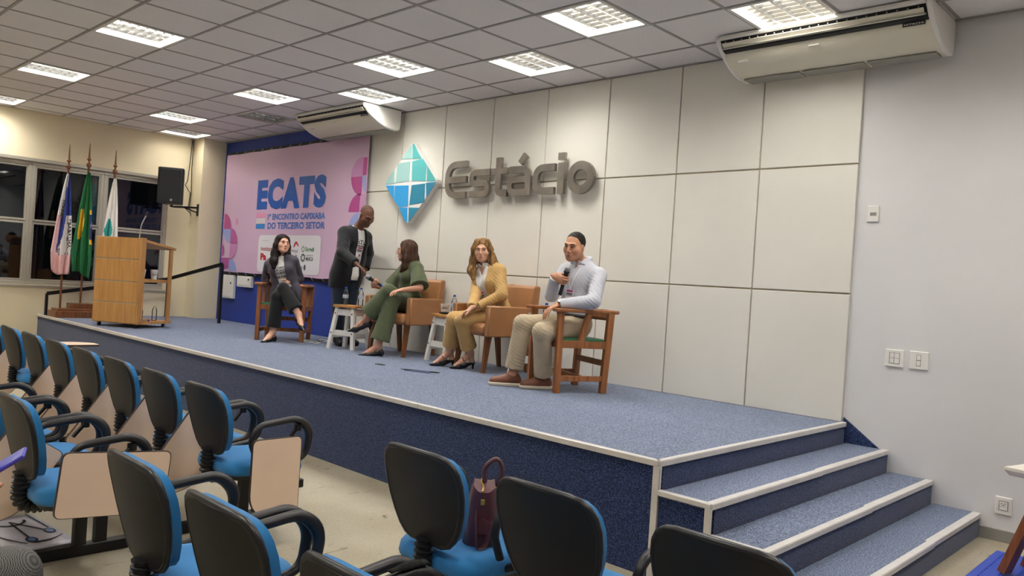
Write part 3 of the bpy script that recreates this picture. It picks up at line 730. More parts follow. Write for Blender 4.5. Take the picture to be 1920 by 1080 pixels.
BX2 = [-.325, .27, .88]
for x, lb, tb in zip(BX2, ('blue tablet chair starting the second row group after the gap', 'blue tablet chair in the middle of the second row group', 'blue tablet chair with a torn armrest pad in the second row'), ('diag', 'long', 'long')):
    auditorium_chair(x, ROWB, lb, tb if x > .5 else None)
def bench(x0, x1, y, feet, label):
    t = thing('seat_beam', label, 'seat frame', ((x0+x1)/2, y, 0), 0, 'black seat frames'); cx = (x0+x1)/2
    MB().box(x0-cx, x1-cx, .105, .170, .30, .345, .004).build('beam', BLKM, t)
    for k in feet:
        MB().box(k-cx-.028, k-cx+.028, -.30, .32, .0, .055, .004).build('foot_bar', BLKM, t)
        for yy in (.09, .185): MB().box(k-cx-.022, k-cx+.022, yy-.027, yy+.027, .055, .30).build('upright', BLKM, t)
bench(-3.85, -1.45, ROWA, (-3.16, -1.95), 'black steel beam frame under the stage-side chairs by the row gap')
bench(-6.30, -3.88, ROWA, (-5.75, -4.45), 'black steel beam frame under the stage-side chairs by the window wall')
bench(-.25, 1.47, ROWA, (.1, 1.2), 'black steel beam frame under the handbag chair')
bench(-3.2, -1.42, ROWB, (-3.12, -1.90), 'black steel beam frame beside the printed paper')
bench(-.62, 1.10, ROWB, (-.2, .8), 'black steel beam frame under the second row group after the gap')
pad = MB().grid(lambda u, v: (.02*(v-.5)*(1.4 if u > .3 else .8), .13*(u-.5), .012*math.sin(PI*u)*math.sin(PI*v)+.004*math.sin(u*37)), 12, 5)
# torn foam patch on an armrest
trn = thing('torn_pad', 'torn black foam lying on the armrest in the second row', 'foam pad', (.885-.262, ROWB+.08, .688))
pad.build('foam', mat('torn_foam', '161413', .95, bump=(150, .6)), trn, True, solid=.006)

# ------------------------------------------------------------------ handbag
BAGM = mat('burgundy_leather', '5a3038', .42, var=(14, .25), bump=(60, .12)); BRASS = mat('brass', 'd6b25e', .28, .9)
bag = thing('handbag', 'burgundy leather handbag with brass zip standing on a chair seat', 'bag', (.06, ROWA+.03, .462), .80); bag.scale = (.84, .84, .84)
def bagbody(u, v):
    a = 2*PI*u; z = .25*v; w = (.085-.035*v**2)*(1+.05*math.sin(6*a+5*v)); d = .135-.02*v
    c, s_ = math.cos(a), math.sin(a); return (w*abs(c)**.6*(1 if c > 0 else -1), d*abs(s_)**.6*(1 if s_ > 0 else -1), z+.012*math.cos(2*a)*v)
bb = MB().grid(bagbody, 40, 12)
n_ = 41*12; bb.add([bagbody(i/40, 1) for i in range(40)], [tuple(range(40))]); bb.add([bagbody(i/40, 0) for i in range(40)], [tuple(range(40))])
bb.build('body', BAGM, bag, True)
MB().tube([(-.01+.005*math.sin(k), -.125+.25*k/10, .258+.004*math.cos(k*2)-.018*((k-5)/5)**4) for k in range(11)], .005, 6).build('zip', BRASS, bag, True)
MB().box(-.014, .004, -.150, -.138, .19, .215, .002).build('zip_pull', BRASS, bag)
MB().tube(fillet([(.005, .02, .24), (-.012, .03, .32), (.055, .03, .375), (.085, .03, .31), (.055, .02, .22)], .07, 8), .011, 8, sy=1.5).build('handle', BAGM, bag, True)
MB().tube(fillet([(-.03, -.13, .16), (-.03, -.175, .10), (-.02, -.18, .0), (.02, -.16, .012), (.03, -.125, .12)], .04, 6), .016, 8, sy=.25, up=(1, 0, 0)).build('strap', BAGM, bag, True)
for y in (-.03, .03): MB().box(.028, .05, y-.013, y+.013, .19, .24, .003).build('handle_tab', BAGM, bag)
for y in (-.03, .03): MB().tube([(.045+.012*math.cos(a), y, .235+.012*math.sin(a)) for a in [2*PI*i/10 for i in range(10)]], .003, 6, closed=True).build('ring', BRASS, bag)
MB().prism([(-.03, .06), (.03, .06), (.035, .11), (0, .135), (-.035, .11)], lambda u, v, t: (u, t, v), -.150, -.142).build('tag', BAGM, bag)

# ------------------------------------------------------------------ wooden armchairs
WCH = wood('chair_wood', 'a76b3d', '7d4a26', .42); GRN = mat('green_vinyl', '1f6b48', .45, bump=(80, .05))
def wooden_chair(x, y, rz, label):
    t = thing('wooden_armchair', label, 'chair', (x, y, S), rz, 'wooden armchairs on the stage'); w, d = .265, .215
    for sx in (-1, 1):
        MB().bar((sx*w, -d, 0), (sx*w, -d, .665), .048, .05, up=(0, 1, 0)).build('leg', WCH, t, bevel=.004)
        MB().bar((sx*w*.97, d, 0), (sx*(w+.005), d+.03, .665), .048, .055, up=(0, 1, 0)).build('leg', WCH, t, bevel=.004)
        MB().bar((sx*(w-.004), -.02, .415), (sx*(w+.008), .04, .665), .034, .05, up=(0, 1, 0)).build('brace', WCH, t, bevel=.003)
        MB().bar((sx*w, -d, .40), (sx*w, d+.02, .40), .035, .06).build('seat_rail', WCH, t, bevel=.003)
        MB().bar((sx*w, -d, .12), (sx*w, d, .12), .028, .045).build('stretcher', WCH, t, bevel=.003)
    MB().bar((-w, -d, .40), (w, -d, .40), .035, .06).build('seat_rail', WCH, t, bevel=.003)
    MB().bar((-w, d+.01, .40), (w, d+.01, .40), .035, .06).build('seat_rail', WCH, t, bevel=.003)
    MB().bar((-w, .0, .125), (w, .0, .125), .026, .045).build('stretcher', WCH, t, bevel=.003)
    MB().bar((-w, d, .25), (w, d, .25), .025, .05).build('stretcher', WCH, t, bevel=.003)
    MB().prism(rr(.50, .43, .04, 4), lambda u, v, q: (u, v+.005, q), .425, .448).build('seat_pad', GRN, t, bevel=.006)
    path = fillet([(-w-.005, -d-.06, 0), (-w-.015, d*.2, 0), (-w+.03, d+.14, 0), (w-.03, d+.14, 0), (w+.015, d*.2, 0), (w+.005, -d-.06, 0)], [0, .1, .14, .14, .1, 0], 8)
    a = MB(); n = len(path); A = []; Bv = []
    for i, q in enumerate(path):
        dv = (path[min(i+1, n-1)]-path[max(i-1, 0)]).normalized(); nr = Vector((-dv.y, dv.x, 0)); f = abs(2*i/(n-1)-1)
        hw = .036+.014*max(0, (f-.75)/.25)
        A.append(q+nr*hw); Bv.append(q-nr*hw)
    V = [(q.x, q.y, z) for z in (.662, .692) for q in A+Bv]; F = []
    for i in range(n-1): F += [(i, i+1, n+i+1, n+i), (2*n+i, 3*n+i, 3*n+i+1, 2*n+i+1), (i, 2*n+i, 2*n+i+1, i+1), (n+i, n+i+1, 3*n+i+1, 3*n+i)]
    F += [(0, n, 3*n, 2*n), (n-1, 3*n-1, 4*n-1, 2*n-1)]
    a.add(V, F).build('arm_rail', WCH, t, bevel=.008)
    bk = MB().grid(lambda u, v: (-.20+.40*u, d+.125-.05*(2*u-1)**2+.0*v, .60+.075*v+.02*math.sin(PI*u)*v), 12, 3); bk.build('back_rail', WCH, t, True, solid=.025)
    return t
CH1 = (-6.50, -.86, .81); CH4 = (-2.06, -.74, -.42)
wooden_chair(*CH1, 'wooden armchair with flat curved arm rail in front of the pink banner')
wooden_chair(*CH4, 'wooden armchair with green seat pad beside the bare white panels')

# ------------------------------------------------------------------ leather armchairs
TAN = mat('tan_leather', 'a57349', .42, var=(5, .12), bump=(120, .10)); LEGW = wood('leg_wood', '8b5630', '5f3618', .4)
def leather_chair(x, y, rz, label):
    t = thing('leather_armchair', label, 'chair', (x, y, S), rz, 'tan leather armchairs'); w, d = .30, .28
    for sx in (-1, 1):
        MB().box(sx*w-.035, sx*w+.035, -d+.0, d+.01, .35, .645, .012).build('side_panel', TAN, t, True)
        MB().bar((sx*(w-.06), -d+.07, .355), (sx*(w-.055), -d+.03, 0), .052, .052, up=(0, 1, 0), w2=.034, h2=.034).build('leg', LEGW, t)
        MB().bar((sx*(w-.06), d-.06, .355), (sx*(w-.055), d-.01, 0), .052, .052, up=(0, 1, 0), w2=.034, h2=.034).build('leg', LEGW, t)
    c = MB(); c.box(-w+.037, w-.037, -d-.02, d-.06, .35, .47, .03); c.build('seat_cushion', TAN, t, True, bevel=.012)
    b = MB(); V = []
    for z, y0, y1 in ((.36, .17, .28), (.62, .195, .305), (.83, .235, .325), (.86, .255, .315)):
        V += [(-w-.02, y0, z), (w+.02, y0, z), (w+.02, y1, z), (-w-.02, y1, z)]
    F = [(3, 2, 1, 0), (12, 13, 14, 15)]
    for k in range(3):
        for i in range(4): F.append((4*k+i, 4*k+(i+1) % 4, 4*k+4+(i+1) % 4, 4*k+4+i))
    b.add(V, F).build('backrest', TAN, t, bevel=.014)
    s_ = MB()
    for i in range(7): s_.box(-.12+.012*i, -.114+.012*i, .247, .262, .845, .864)
    s_.build('stitching', mat('stitch', 'd9b98c', .7), t)
    return t
CH2 = (-4.73, -.42, .20); CH3 = (-3.30, -.42, -.19)
leather_chair(*CH2, 'tan leather armchair between the two-bottle stool and the middle stool')
leather_chair(*CH3, 'tan leather armchair beside the wooden chair with green pad')

# ------------------------------------------------------------------ stools
STW = mat('white_painted_wood', 'e4e1da', .5, var=(9, .10)); STT = wood('stool_top_wood', 'c08a52', '9a6836', .4, 'X')
def stool(x, y, rz, label):
    t = thing('stool', label, 'stool', (x, y, S), rz, 'white-legged wooden stools'); a, b = .105, .165
    MB().prism(rr(.31, .29, .03, 4), lambda u, v, q: (u, v, q), .475, .503).build('seat', STT, t, bevel=.004)
    for sx in (-1, 1):
        for sy in (-1, 1):
            l = MB().bar((sx*a, sy*a, .475), (sx*b, sy*(b-.01), 0), .042, .042, up=(0, 1, 0)).build('leg', STW, t, bevel=.003)
            for z in (.405, .185):
                f = 1-z/.475; px, py = sx*(a+(b-a)*f), sy*(a+(b-.01-a)*f)
                MB().lathe([(.008, 0), (.008, .004)], 8, (0, 0, 0)).build('bolt', BLKM, l).matrix_local = Matrix.Translation((px, py+sy*.022, z)) @ Matrix.Rotation(-sy*PI/2, 4, 'X')
    for s_ in (-1, 1):
        MB().bar((-a-.01, s_*(a+.005), .42), (a+.01, s_*(a+.005), .42), .022, .07).build('apron', STW, t)
        MB().bar((s_*(a+.005), -a-.01, .42), (s_*(a+.005), a+.01, .42), .022, .07).build('apron', STW, t)
        MB().bar((-b+.03, s_*(b-.035), .185), (b-.03, s_*(b-.035), .185), .022, .06).build('stretcher', STW, t)
        MB().bar((s_*(b-.03), -b+.04, .155), (s_*(b-.03), b-.04, .155), .022, .06).build('stretcher', STW, t)
    return t
ST1 = (-5.37, -.68, .35); ST2 = (-3.99, -.38, -.1); ST3 = (-2.63, -.52, -.1)
stool(*ST1, 'white-legged stool holding only two water bottles')
stool(*ST2, 'white-legged stool holding cups, a bottle and a black pouch')
stool(*ST3, 'white-legged stool beside the wooden chair with green pad')

# ------------------------------------------------------------------ bottles and cups
PET = glass_mat('clear_bottle', (.985, .99, .99), .03, .06); WATER = glass_mat('water', (.98, .985, .99), .0, .02)
CAPB = mat('blue_cap', '1f4fb0', .4); LABL = mat('bottle_label', 'c9ced6', .5, var=(30, .6), col2='7d8fb5')
def bottle_meshes(full):
    pr = [(.020, 0), (.030, .004), (.032, .02), (.030, .03), (.032, .045), (.032, .075), (.029, .085), (.032, .095), (.032, .125), (.028, .150), (.018, .172), (.0125, .182), (.0125, .195)]
    b = MB().lathe(pr, 16).mesh('bottle_body', PET, True)
    wt = MB().lathe([(.018, .003), (.029, .006), (.030, .03), (.030, .12), (.028, .135)] if full else [(.018, .003), (.029, .006), (.0295, .022)], 16).mesh('bottle_water', WATER, True)
    c = MB().lathe([(.0145, .187), (.0145, .205), (.0135, .208)], 14).mesh('bottle_cap', CAPB, True)
    l = MB().lathe([(.0325, .076), (.0325, .118)], 16).mesh('bottle_label', LABL, True)
    return b, wt, c, l
BF, BE = bottle_meshes(True), bottle_meshes(False)
def bottle(x, y, z, label, full=True, cap=True, group='water bottles on the stools', lab=True):
    t = thing('water_bottle', label, 'bottle', (x, y, z), random.uniform(0, 6), group); B = BF if full else BE
    obj('bottle', B[0], t); obj('water', B[1], t)
    if cap: obj('cap', B[2], t)
    if lab: obj('label_band', B[3], t)
    return t
CUPM = mat('white_cup', 'efece6', .45); INK = mat('black_ink', '1b1b1d', .6)
def cup(x, y, z, label, rz=0, stack=0, cat='cup', group=None):
    t = thing('paper_cup', label, cat, (x, y, z), rz, group)
    MB().lathe([(.033, 0), (.044, .098), (.046, .100), (.046, .104), (.041, .104), (.041, .098), (.031, .006)], 20).build('cup_body', CUPM, t, True)
    for k in range(stack): MB().lathe([(.045, .104+.012*k), (.0465, .112+.012*k), (.0465, .116+.012*k), (.042, .116+.012*k), (.042, .105+.012*k)], 20).build('cup_rim', CUPM, t, True)
    m = MB(); V, F, _ = text_geo('ECATS', .03)
    def f(u, v): a = (u-.5)*1.5; zz = .052+.020*v; r = .033+.011*zz/.098+.0012; return (r*math.sin(a), -r*math.cos(a), zz)
    m.add([f(a, b) for a, b, c in V], F)
    m.build('lettering', INK, t)
    return t
zt = S+.503
bottle(ST1[0]-.075, ST1[1]-.03, zt, 'full clear water bottle with blue cap on the stool by the standing man')
bottle(ST1[0]+.055, ST1[1]+.09, zt, 'full clear water bottle with blue cap beside the standing man, nearer the green outfit')
yc = .765+.05
cup(ST2[0]-.06, ST2[1]-.03, zt, 'white printed cup on the middle stool beside the black pouch', yc)
cup(ST2[0]+.06, ST2[1]+.06, zt, 'plain side of a white cup behind the bottle on the middle stool', yc+2.4)
bottle(ST2[0]-.0, ST2[1]+.045, zt, 'water bottle with blue cap between the cups on the middle stool')
pc = thing('pouch', 'small black soft pouch lying on the middle stool', 'pouch', (ST2[0]+.01, ST2[1]-.09, zt), .6)
MB().sphere((0, 0, .014), (.065, .035, .014), 18, 8).build('pouch_body', mat('black_cloth', '141417', .9), pc, True)
cup(ST3[0]+.0, ST3[1]-.06, zt, 'white printed cup on the stool beside the wooden chair with green pad', yc)
bottle(ST3[0]+.07, ST3[1]+.04, zt, 'water bottle with blue cap on the stool beside the wooden chair')

# ------------------------------------------------------------------ lectern
OAK = wood('lectern_oak', 'cb985c', 'b18047', .4, 'Z', .8)
PX, PY, PR = -8.412, -1.953, .531; pw, pd = .334, .317
po = thing('lectern', 'oak lectern with four front panels and aluminium strips on castors', 'lectern', (PX, PY, S), PR)
zz = [.055, .315, .585, .865, 1.145]
for i in range(4): MB().box(-pw, pw-.03, -pd, -pd+.025, zz[i]+.006, zz[i+1]-.006, .002).build('front_panel', OAK, po)
for i in range(1, 4): MB().box(-pw, pw-.03, -pd+.003, -pd+.022, zz[i]-.006, zz[i]+.006).build('strip', ALU, po)
MB().box(pw-.03, pw, -pd-.001, -pd+.09, .055, 1.145, .002).build('side_post', OAK, po)
MB().box(-pw, -pw+.03, -pd+.026, pd-.02, .075, .98, .002).build('side_panel', OAK, po)
tp = MB(); tp.add([(-pw, -pd+.02, 1.10), (pw, -pd+.02, 1.10), (pw, pd+.04, 1.02), (-pw, pd+.04, 1.02), (-pw, -pd+.02, 1.135), (pw, -pd+.02, 1.135), (pw, pd+.04, 1.052), (-pw, pd+.04, 1.052)], [(3, 2, 1, 0), (4, 5, 6, 7), (0, 1, 5, 4), (1, 2, 6, 5), (2, 3, 7, 6), (3, 0, 4, 7)]); tp.build('top_board', OAK, po, bevel=.003)
MB().box(-pw+.03, pw-.03, -pd+.026, pd-.06, .585, .625, .002).build('shelf', OAK, po)
MB().box(-pw, pw, -pd+.026, pd+.02, .05, .085, .002).build('base_board', OAK, po)
for sx in (-1, 1): MB().box(sx*pw-.025 if sx > 0 else -pw+.001, sx*pw if sx > 0 else -pw+.03, pd-.075, pd-.015, .085, 1.025, .002).build('rear_post', OAK, po)
for sx in (-1, 1):
    for sy in (-1, 1):
        c = MB(); c.tube([(sx*(pw-.06)-.012, sy*(pd-.06), .022), (sx*(pw-.06)+.012, sy*(pd-.06), .022)], .022, 12); c.box(sx*(pw-.06)-.018, sx*(pw-.06)+.018, sy*(pd-.06)-.014, sy*(pd-.06)+.014, .036, .051); c.build('castor', BLACK, po)
def on_pod(x, y, z):
    c, s_ = math.cos(PR), math.sin(PR); return (PX+c*x-s_*y, PY+s_*x+c*y, S+z)
cup(*on_pod(.22, -.14, .625), 'stack of white cups on the lectern shelf against the front panel', PR+.9, 2)
cup(*on_pod(.26, .04, .625), 'stack of white printed cups on the lectern shelf near the rear post', PR+.9, 2)
bottle(*on_pod(.24, -.15, .085), 'nearly empty clear bottle without cap on the lectern base by the front panel', False, False, 'bottles in the lectern', False)
bottle(*on_pod(.24, .12, .085), 'nearly empty clear bottle without cap on the lectern base near the rear post', False, False, 'bottles in the lectern', False)
cp = MB().lathe([(.0145, 0), (.0145, .018), (.0135, .021)], 14).build('bottle_cap', CAPB, None, True, on_pod(.27, -.02, .085)); tag(cp, 'loose blue bottle cap lying on the lectern base', 'bottle cap')
gm = thing('gooseneck_microphone', 'slim gooseneck microphone rising from the lectern top', 'microphone', on_pod(.14, -.13, 1.095), PR)
MB().lathe([(.03, 0), (.03, .022), (.012, .03)], 14).build('base', BLACK, gm, True)
MB().tube(fillet([(0, 0, .03), (.015, .0, .22), (.055, .03, .34)], .1, 8), .0075, 8).build('stem', mat('silver_stem', 'c9c9c6', .3, .8), gm, True)
MB().tube([(.055, .03, .34), (.062, .036, .365), (.075, .045, .40)], [.010, .013, .011], 10).build('capsule', BLACK, gm, True)

# ------------------------------------------------------------------ flags
POLEW = wood('pole_wood', '8a5630', '5e371b', .4)
fs = thing('flag_stand', 'long stepped dark wooden flag stand by the window wall', 'flag stand', (-9.93, -1.98, S))
MB().box(-.17, .17, -.48, .48, 0, .09, .003).build('base', POLEW, fs); MB().box(-.13, .13, -.45, .45, .09, .125, .003).build('upper_step', POLEW, fs)
MB().box(-.10, .10, -.27, .02, .125, .20, .003).build('block', POLEW, fs)
def flag(y, zb_, zt_, label, kind):
    t = thing('flag', label, 'flag', (-9.93, y, S+zb_)); hh = zt_-zb_
    MB().tube([(0, 0, 0), (0, 0, hh-.30)], .014, 10).build('pole', POLEW, t, True)
    MB().lathe([(.014, 0), (.014, .03), (.026, .045), (.034, .07), (.026, .095), (.012, .105), (.012, .13), (.030, .145), (.030, .152), (.016, .165), (.012, .2), (.004, .37), (.001, .385)], 14, (0, 0, hh-.385)).build('finial', POLEW, t, True)
    Lc = 1.42 if kind != 'white' else 1.5; z0 = hh-.42
    cols = {'es': ['2b3f8f', 'e9e4e2', 'e9bcbc'], 'br': ['176a3a', 'e3b423', '1d2a63'], 'white': ['eeeae4', '2f9c95', 'eeeae4']}[kind]
    m = MB(); nu, nv = 36, 46
    def P(u, v):
        wid = (.03+.30*v**.75)*(1-.25*max(0, v-.8)/.2); sh = -.10*v
        amp = .015+.05*v; fold = amp*math.sin(u*PI*5+1.3*v)+.02*v*math.sin(u*PI*11)
        tip = .20*(u-.5)*(1 if kind == 'br' else .9)*max(0, v-.6)
        zz = z0-Lc*v*(1-.0*u)-(.10*v*v*abs(u-.35)*(-1 if kind == 'es' else 1))-tip
        return (fold*.6+.035+.035*v, (u-.60)*wid+sh*.2, zz)
    V = [P(i/nu, j/nv) for j in range(nv+1) for i in range(nu+1)]
    for j in range(nv):
        for i in range(nu):
            u, v = (i+.5)/nu, (j+.5)/nv
            if kind == 'es':
                b = u*1.0+.35*(v-.45)
                c = (1 if u < .38 else 0) if v < .42 else ((2 if u < .32-.1*(v-.42) else (0 if u < .62-.9*(v-.42) else 1)) if v < .80 else 2)
                if v < .12 and u < .5: c = 1
                if .42 <= v < .62 and u > .9: c = 1
            elif kind == 'br':
                c = 0
                if .38 < v < .68 and .17+.15*(v-.38) < u < .45-.5*abs(v-.5): c = 1
                if .36 < v < .70 and u > .80: c = 2 if .42 < v < .66 else 1
            else: c = 1 if (abs(u-.34)/.34+abs(v-.50)/.12 < 1) else 0
            a = j*(nu+1)+i; m.cur = c; m.add([V[a], V[a+1], V[a+nu+2], V[a+nu+1]], [(0, 1, 2, 3)])
    me = m.mesh('cloth', [mat('flag_'+kind+str(q), cc, .8, bump=(300, .1)) for q, cc in enumerate(cols)], 'all')
    bm = bmesh.new(); bm.from_mesh(me); bmesh.ops.remove_doubles(bm, verts=bm.verts, dist=1e-5); bm.to_mesh(me); bm.free()
    me.polygons.foreach_set('use_smooth', [True]*len(me.polygons))
    o = obj('cloth', me, t, solid=.004)
    if kind == 'es':
        tx = MB(); text_on(tx, 'TRABALHA', lambda u, v: (lambda p: (p[0]+.012, p[1], p[2]))(P(.74+.16*v, .44+.30*u)), .03); tx.build('lettering', INK, t)
        tx = MB(); text_on(tx, 'CONFIA', lambda u, v: (lambda p: (p[0]+.012, p[1], p[2]))(P(.22+.18*v, .26+.16*u)), .03); tx.build('lettering', INK, t)
    if kind == 'br':
        tx = MB(); text_on(tx, 'ORDEM', lambda u, v: (lambda p: (p[0]+.012, p[1], p[2]))(P(.84+.14*u, .50+.05*(1-u)-.03*v)), .01); tx.build('lettering', PLAST, t)
    return t
flag(-2.36, .125, 2.42, 'blue, white and pink flag with dark lettering hanging from its wooden pole', 'es')
flag(-2.10, .20, 2.48, 'green, yellow and blue flag hanging from its wooden pole', 'br')
flag(-1.745, .125, 2.44, 'white flag with a teal diamond hanging behind the lectern', 'white')

# ------------------------------------------------------------------ black handrail, wall speaker, cables
hr = thing('handrail', 'black steel handrail behind the lectern and flags', 'handrail', (-10.25, -.75, S)); O = Vector((-10.25, -.75, 0))
Pp = [Vector((-10.22, -2.45, .31)), Vector((-10.25, -.75, .60)), Vector((-9.05, -.46, .885))]
for q in Pp: MB().bar(Vector((q.x, q.y, 0))-O, q-O, .03, .05, up=(1, 0, 0)).build('post', BLKM, hr)
for a, b in zip(Pp[:-1], Pp[1:]): MB().bar(a-O, b-O, .03, .05).build('rail', BLKM, hr)
sk = thing('wall_speaker', 'black loudspeaker on a wall bracket above the lectern', 'speaker', (-10.0, -.88, S+1.735), .95)
MB().prism([(-.175, -.15), (.175, -.15), (.19, -.12), (.14, .15), (-.14, .15), (-.19, -.12)], lambda u, v, q: (u, v, q), .02, .57).build('cabinet', BLACK, sk, bevel=.02)
MB().box(-.155, .155, -.156, -.148, .05, .54, .004).build('grille', mat('speaker_grille', '101113', .7, bump=(900, .4)), sk)
MB().lathe([(.018, 0), (.018, .004)], 14).build('emblem', ALU, sk).matrix_local = Matrix.Translation((.03, -.156, .075)) @ Matrix.Rotation(PI/2, 4, 'X')
br = thing('speaker_bracket', 'black steel arm holding the loudspeaker on the pillar', 'bracket', (-10.17, -.38, S+1.63))
MB().box(-.03, .03, -.012, -.001, 0, .19, .002).build('wall_plate', BLKM, br)
MB().bar((0, -.01, .13), (.06, -.42, .10), .03, .03).bar((.0, -.01, .05), (.04, -.25, .11), .018, .018).build('arm', BLKM, br)
MB().lathe([(.02, .0), (.02, .035)], 10, (.12, -.47, .085)).bar((.06, -.42, .10), (.15, -.50, .10), .05, .012).build('mount_head', BLKM, br)
cw = MB().tube([(-10.435, -.42, H-.01), (-10.43, -.44, S+2.5), (-10.435, -.46, S+2.2), (-10.42, -.5, S+2.12), (-10.40, -.42, S+2.0), (-10.42, -.43, S+1.75)], .006, 6).build('cable', BLKM, None, True)
tag(cw, 'thin black cable running down the corner beside the pillar', 'cable')
cw = MB().tube([(-10.435, -.40, H-.01), (-10.42, -.41, S+2.4), (-10.40, -.405, S+2.0), (-10.42, -.41, S+1.8), (-10.3, -.43, S+1.62), (-10.17, -.5, S+1.66), (-10.1, -.62, S+1.73)], .006, 6).build('cable', BLKM, None, True)
tag(cw, 'thin black cable looping from the corner to the loudspeaker', 'cable')

# ------------------------------------------------------------------ bits on the stage floor
pd_ = thing('floor_box', 'carpet-topped floor box lid with black corner tabs on the stage', 'floor box', (-3.40, -1.24, S), .35)
MB().box(-.13, .13, -.07, .07, 0, .004, .001).build('lid', CARPD, pd_)
for x, y in ((-.14, -.02), (.14, .03)): MB().prism([(-.045, -.02), (.03, -.025), (.05, .015), (-.02, .025)], lambda u, v, q: (x+u, y+v, q), .004, .008).build('tab', mat('black_tab', '0f0f11', .7), pd_)
sc_ = MB().prism([(-.06, -.02), (-.01, -.028), (.06, -.012), (.05, .02), (-.02, .026)], lambda u, v, q: (u, v, q), 0, .006).build('cloth_scrap', mat('dark_scrap', '23302c', .9), None, False, (-3.94, -1.29, S+.0005)); tag(sc_, 'small dark scrap lying flat on the stage carpet', 'scrap')
for k, (ox, oy, lb) in enumerate(((-6.12, -.70, 'white cable coiled on the stage between the banner and two-bottle stool'), (-6.20, -.42, 'white cable lying by the shoes of the standing man'))):
    pts = [(ox+(.16+.02*math.sin(3*a))*math.cos(a), oy+(.07+.01*math.cos(2*a))*math.sin(a), S+.008+.004*math.sin(5*a)) for a in [2*PI*i/40*(1.6-.5*k) for i in range(41)]]
    c_ = MB().tube(pts, .006, 6).build('power_cable', PLAST, None, True); tag(c_, lb, 'cable')

# ------------------------------------------------------------------ beside the steps
mt = thing('plastic_mat', 'blue ridged plastic mat on the floor beside the steps', 'mat', (1.107, -1.35, 0))
BLUP = mat('blue_plastic', '2348b8', .38); MB().box(0, .85, 0, 1.03, 0, .022, .004).build('sheet', BLUP, mt)
st_m = MB().sphere((0, 0, 0), (.006, .006, .004), 6, 3).mesh('stud', BLUP, True)
studs = MB()
for i in range(11):
    for j in range(22): studs.sphere((.05+.075*i, .03+.045*j+.02*(i % 2), .022), (.007, .007, .005), 6, 3)
so = studs.build('stud', BLUP, mt, True); so['kind'] = 'stuff'
tb = thing('side_table', 'small cream-topped wooden table standing on the blue mat', 'table', (1.51, -.74, .034), -.25)
MB().add([(-.23, -.22, .585), (.30, -.22, .585), (.30, .22, .585), (-.23, .22, .585), (-.21, -.20, .555), (.28, -.20, .555), (.28, .20, .555), (-.21, .20, .555), (-.23, -.22, .60), (.30, -.22, .60), (.30, .22, .60), (-.23, .22, .60)], [(0, 4, 5, 1), (1, 5, 6, 2), (2, 6, 7, 3), (3, 7, 4, 0), (7, 6, 5, 4), (8, 9, 10, 11), (0, 1, 9, 8), (1, 2, 10, 9), (2, 3, 11, 10), (3, 0, 8, 11)]).build('tabletop', mat('cream_laminate', 'e8e2d6', .4), tb)
for sx in (-1, 1): MB().bar((sx*.06, .08, .56), (sx*.24, .14, 0), .04, .09, up=(0, 1, 0)).bar((sx*.06, -.08, .56), (sx*.24, -.12, 0), .04, .09, up=(0, 1, 0)).bar((sx*.12, -.09, .36), (sx*.12, .10, .36), .03, .05).build('leg_frame', wood('table_wood', '9b5a34', '6e3a1d', .45), tb)

# printed paper on the floor
pp = thing('printed_paper', 'glossy white paper printed with black lines and blue ovals on the floor', 'paper', (-2.40, -4.70, .001), .1)
MB().grid(lambda u, v: (-.30+.62*u, -.16+.30*v, .002+.004*math.sin(3*u)*v), 10, 6).build('sheet', mat('glossy_paper', 'd5d2dc', .2, var=(3, .12)), pp, True, solid=.001)
ln = MB()
def pl(a, b, w): ln.bar((a[0], a[1], .0085), (b[0], b[1], .0085), w, .001)
hub = (-.18, .0)
for q in ((.08, .10), (.17, -.02)): pl(hub, q, .010)
for i in range(10):
    a0, a1 = -1.9+.35*i, -1.9+.35*(i+1); pl((hub[0]+.07*math.cos(a0), .07*math.sin(a0)), (hub[0]+.07*math.cos(a1), .07*math.sin(a1)), .014)
for i in range(6):
    a0, a1 = .50-.12*i, .50-.12*(i+1); pl((hub[0]+.40*math.cos(a0), .02+.22*math.sin(a0)), (hub[0]+.40*math.cos(a1), .02+.22*math.sin(a1)), .004+.003*i)
for i in range(6): pl((-.05+.045*i, -.13+.004*i*i*.5), (-.05+.045*(i+1), -.13+.004*(i+1)**2*.5), .008)
for i in range(5): pl((-.28+.06*i, .115), (-.28+.06*(i+1), .117), .007)
ln.build('print_lines', INK, pp)
for q in ((.08, .10), (.17, -.02)):
    MB().prism([(q[0]+.045*math.cos(a), q[1]+.026*math.sin(a)) for a in [2*PI*i/20 for i in range(20)]], lambda u, v, z: (u, v, z), .0085, .0095).build('print_oval', INK, pp)
    MB().prism([(q[0]+.030*math.cos(a), q[1]+.016*math.sin(a)) for a in [2*PI*i/20 for i in range(20)]], lambda u, v, z: (u, v, z), .0095, .0100).build('print_oval', mat('oval_blue', '3f6ea8', .3), pp)
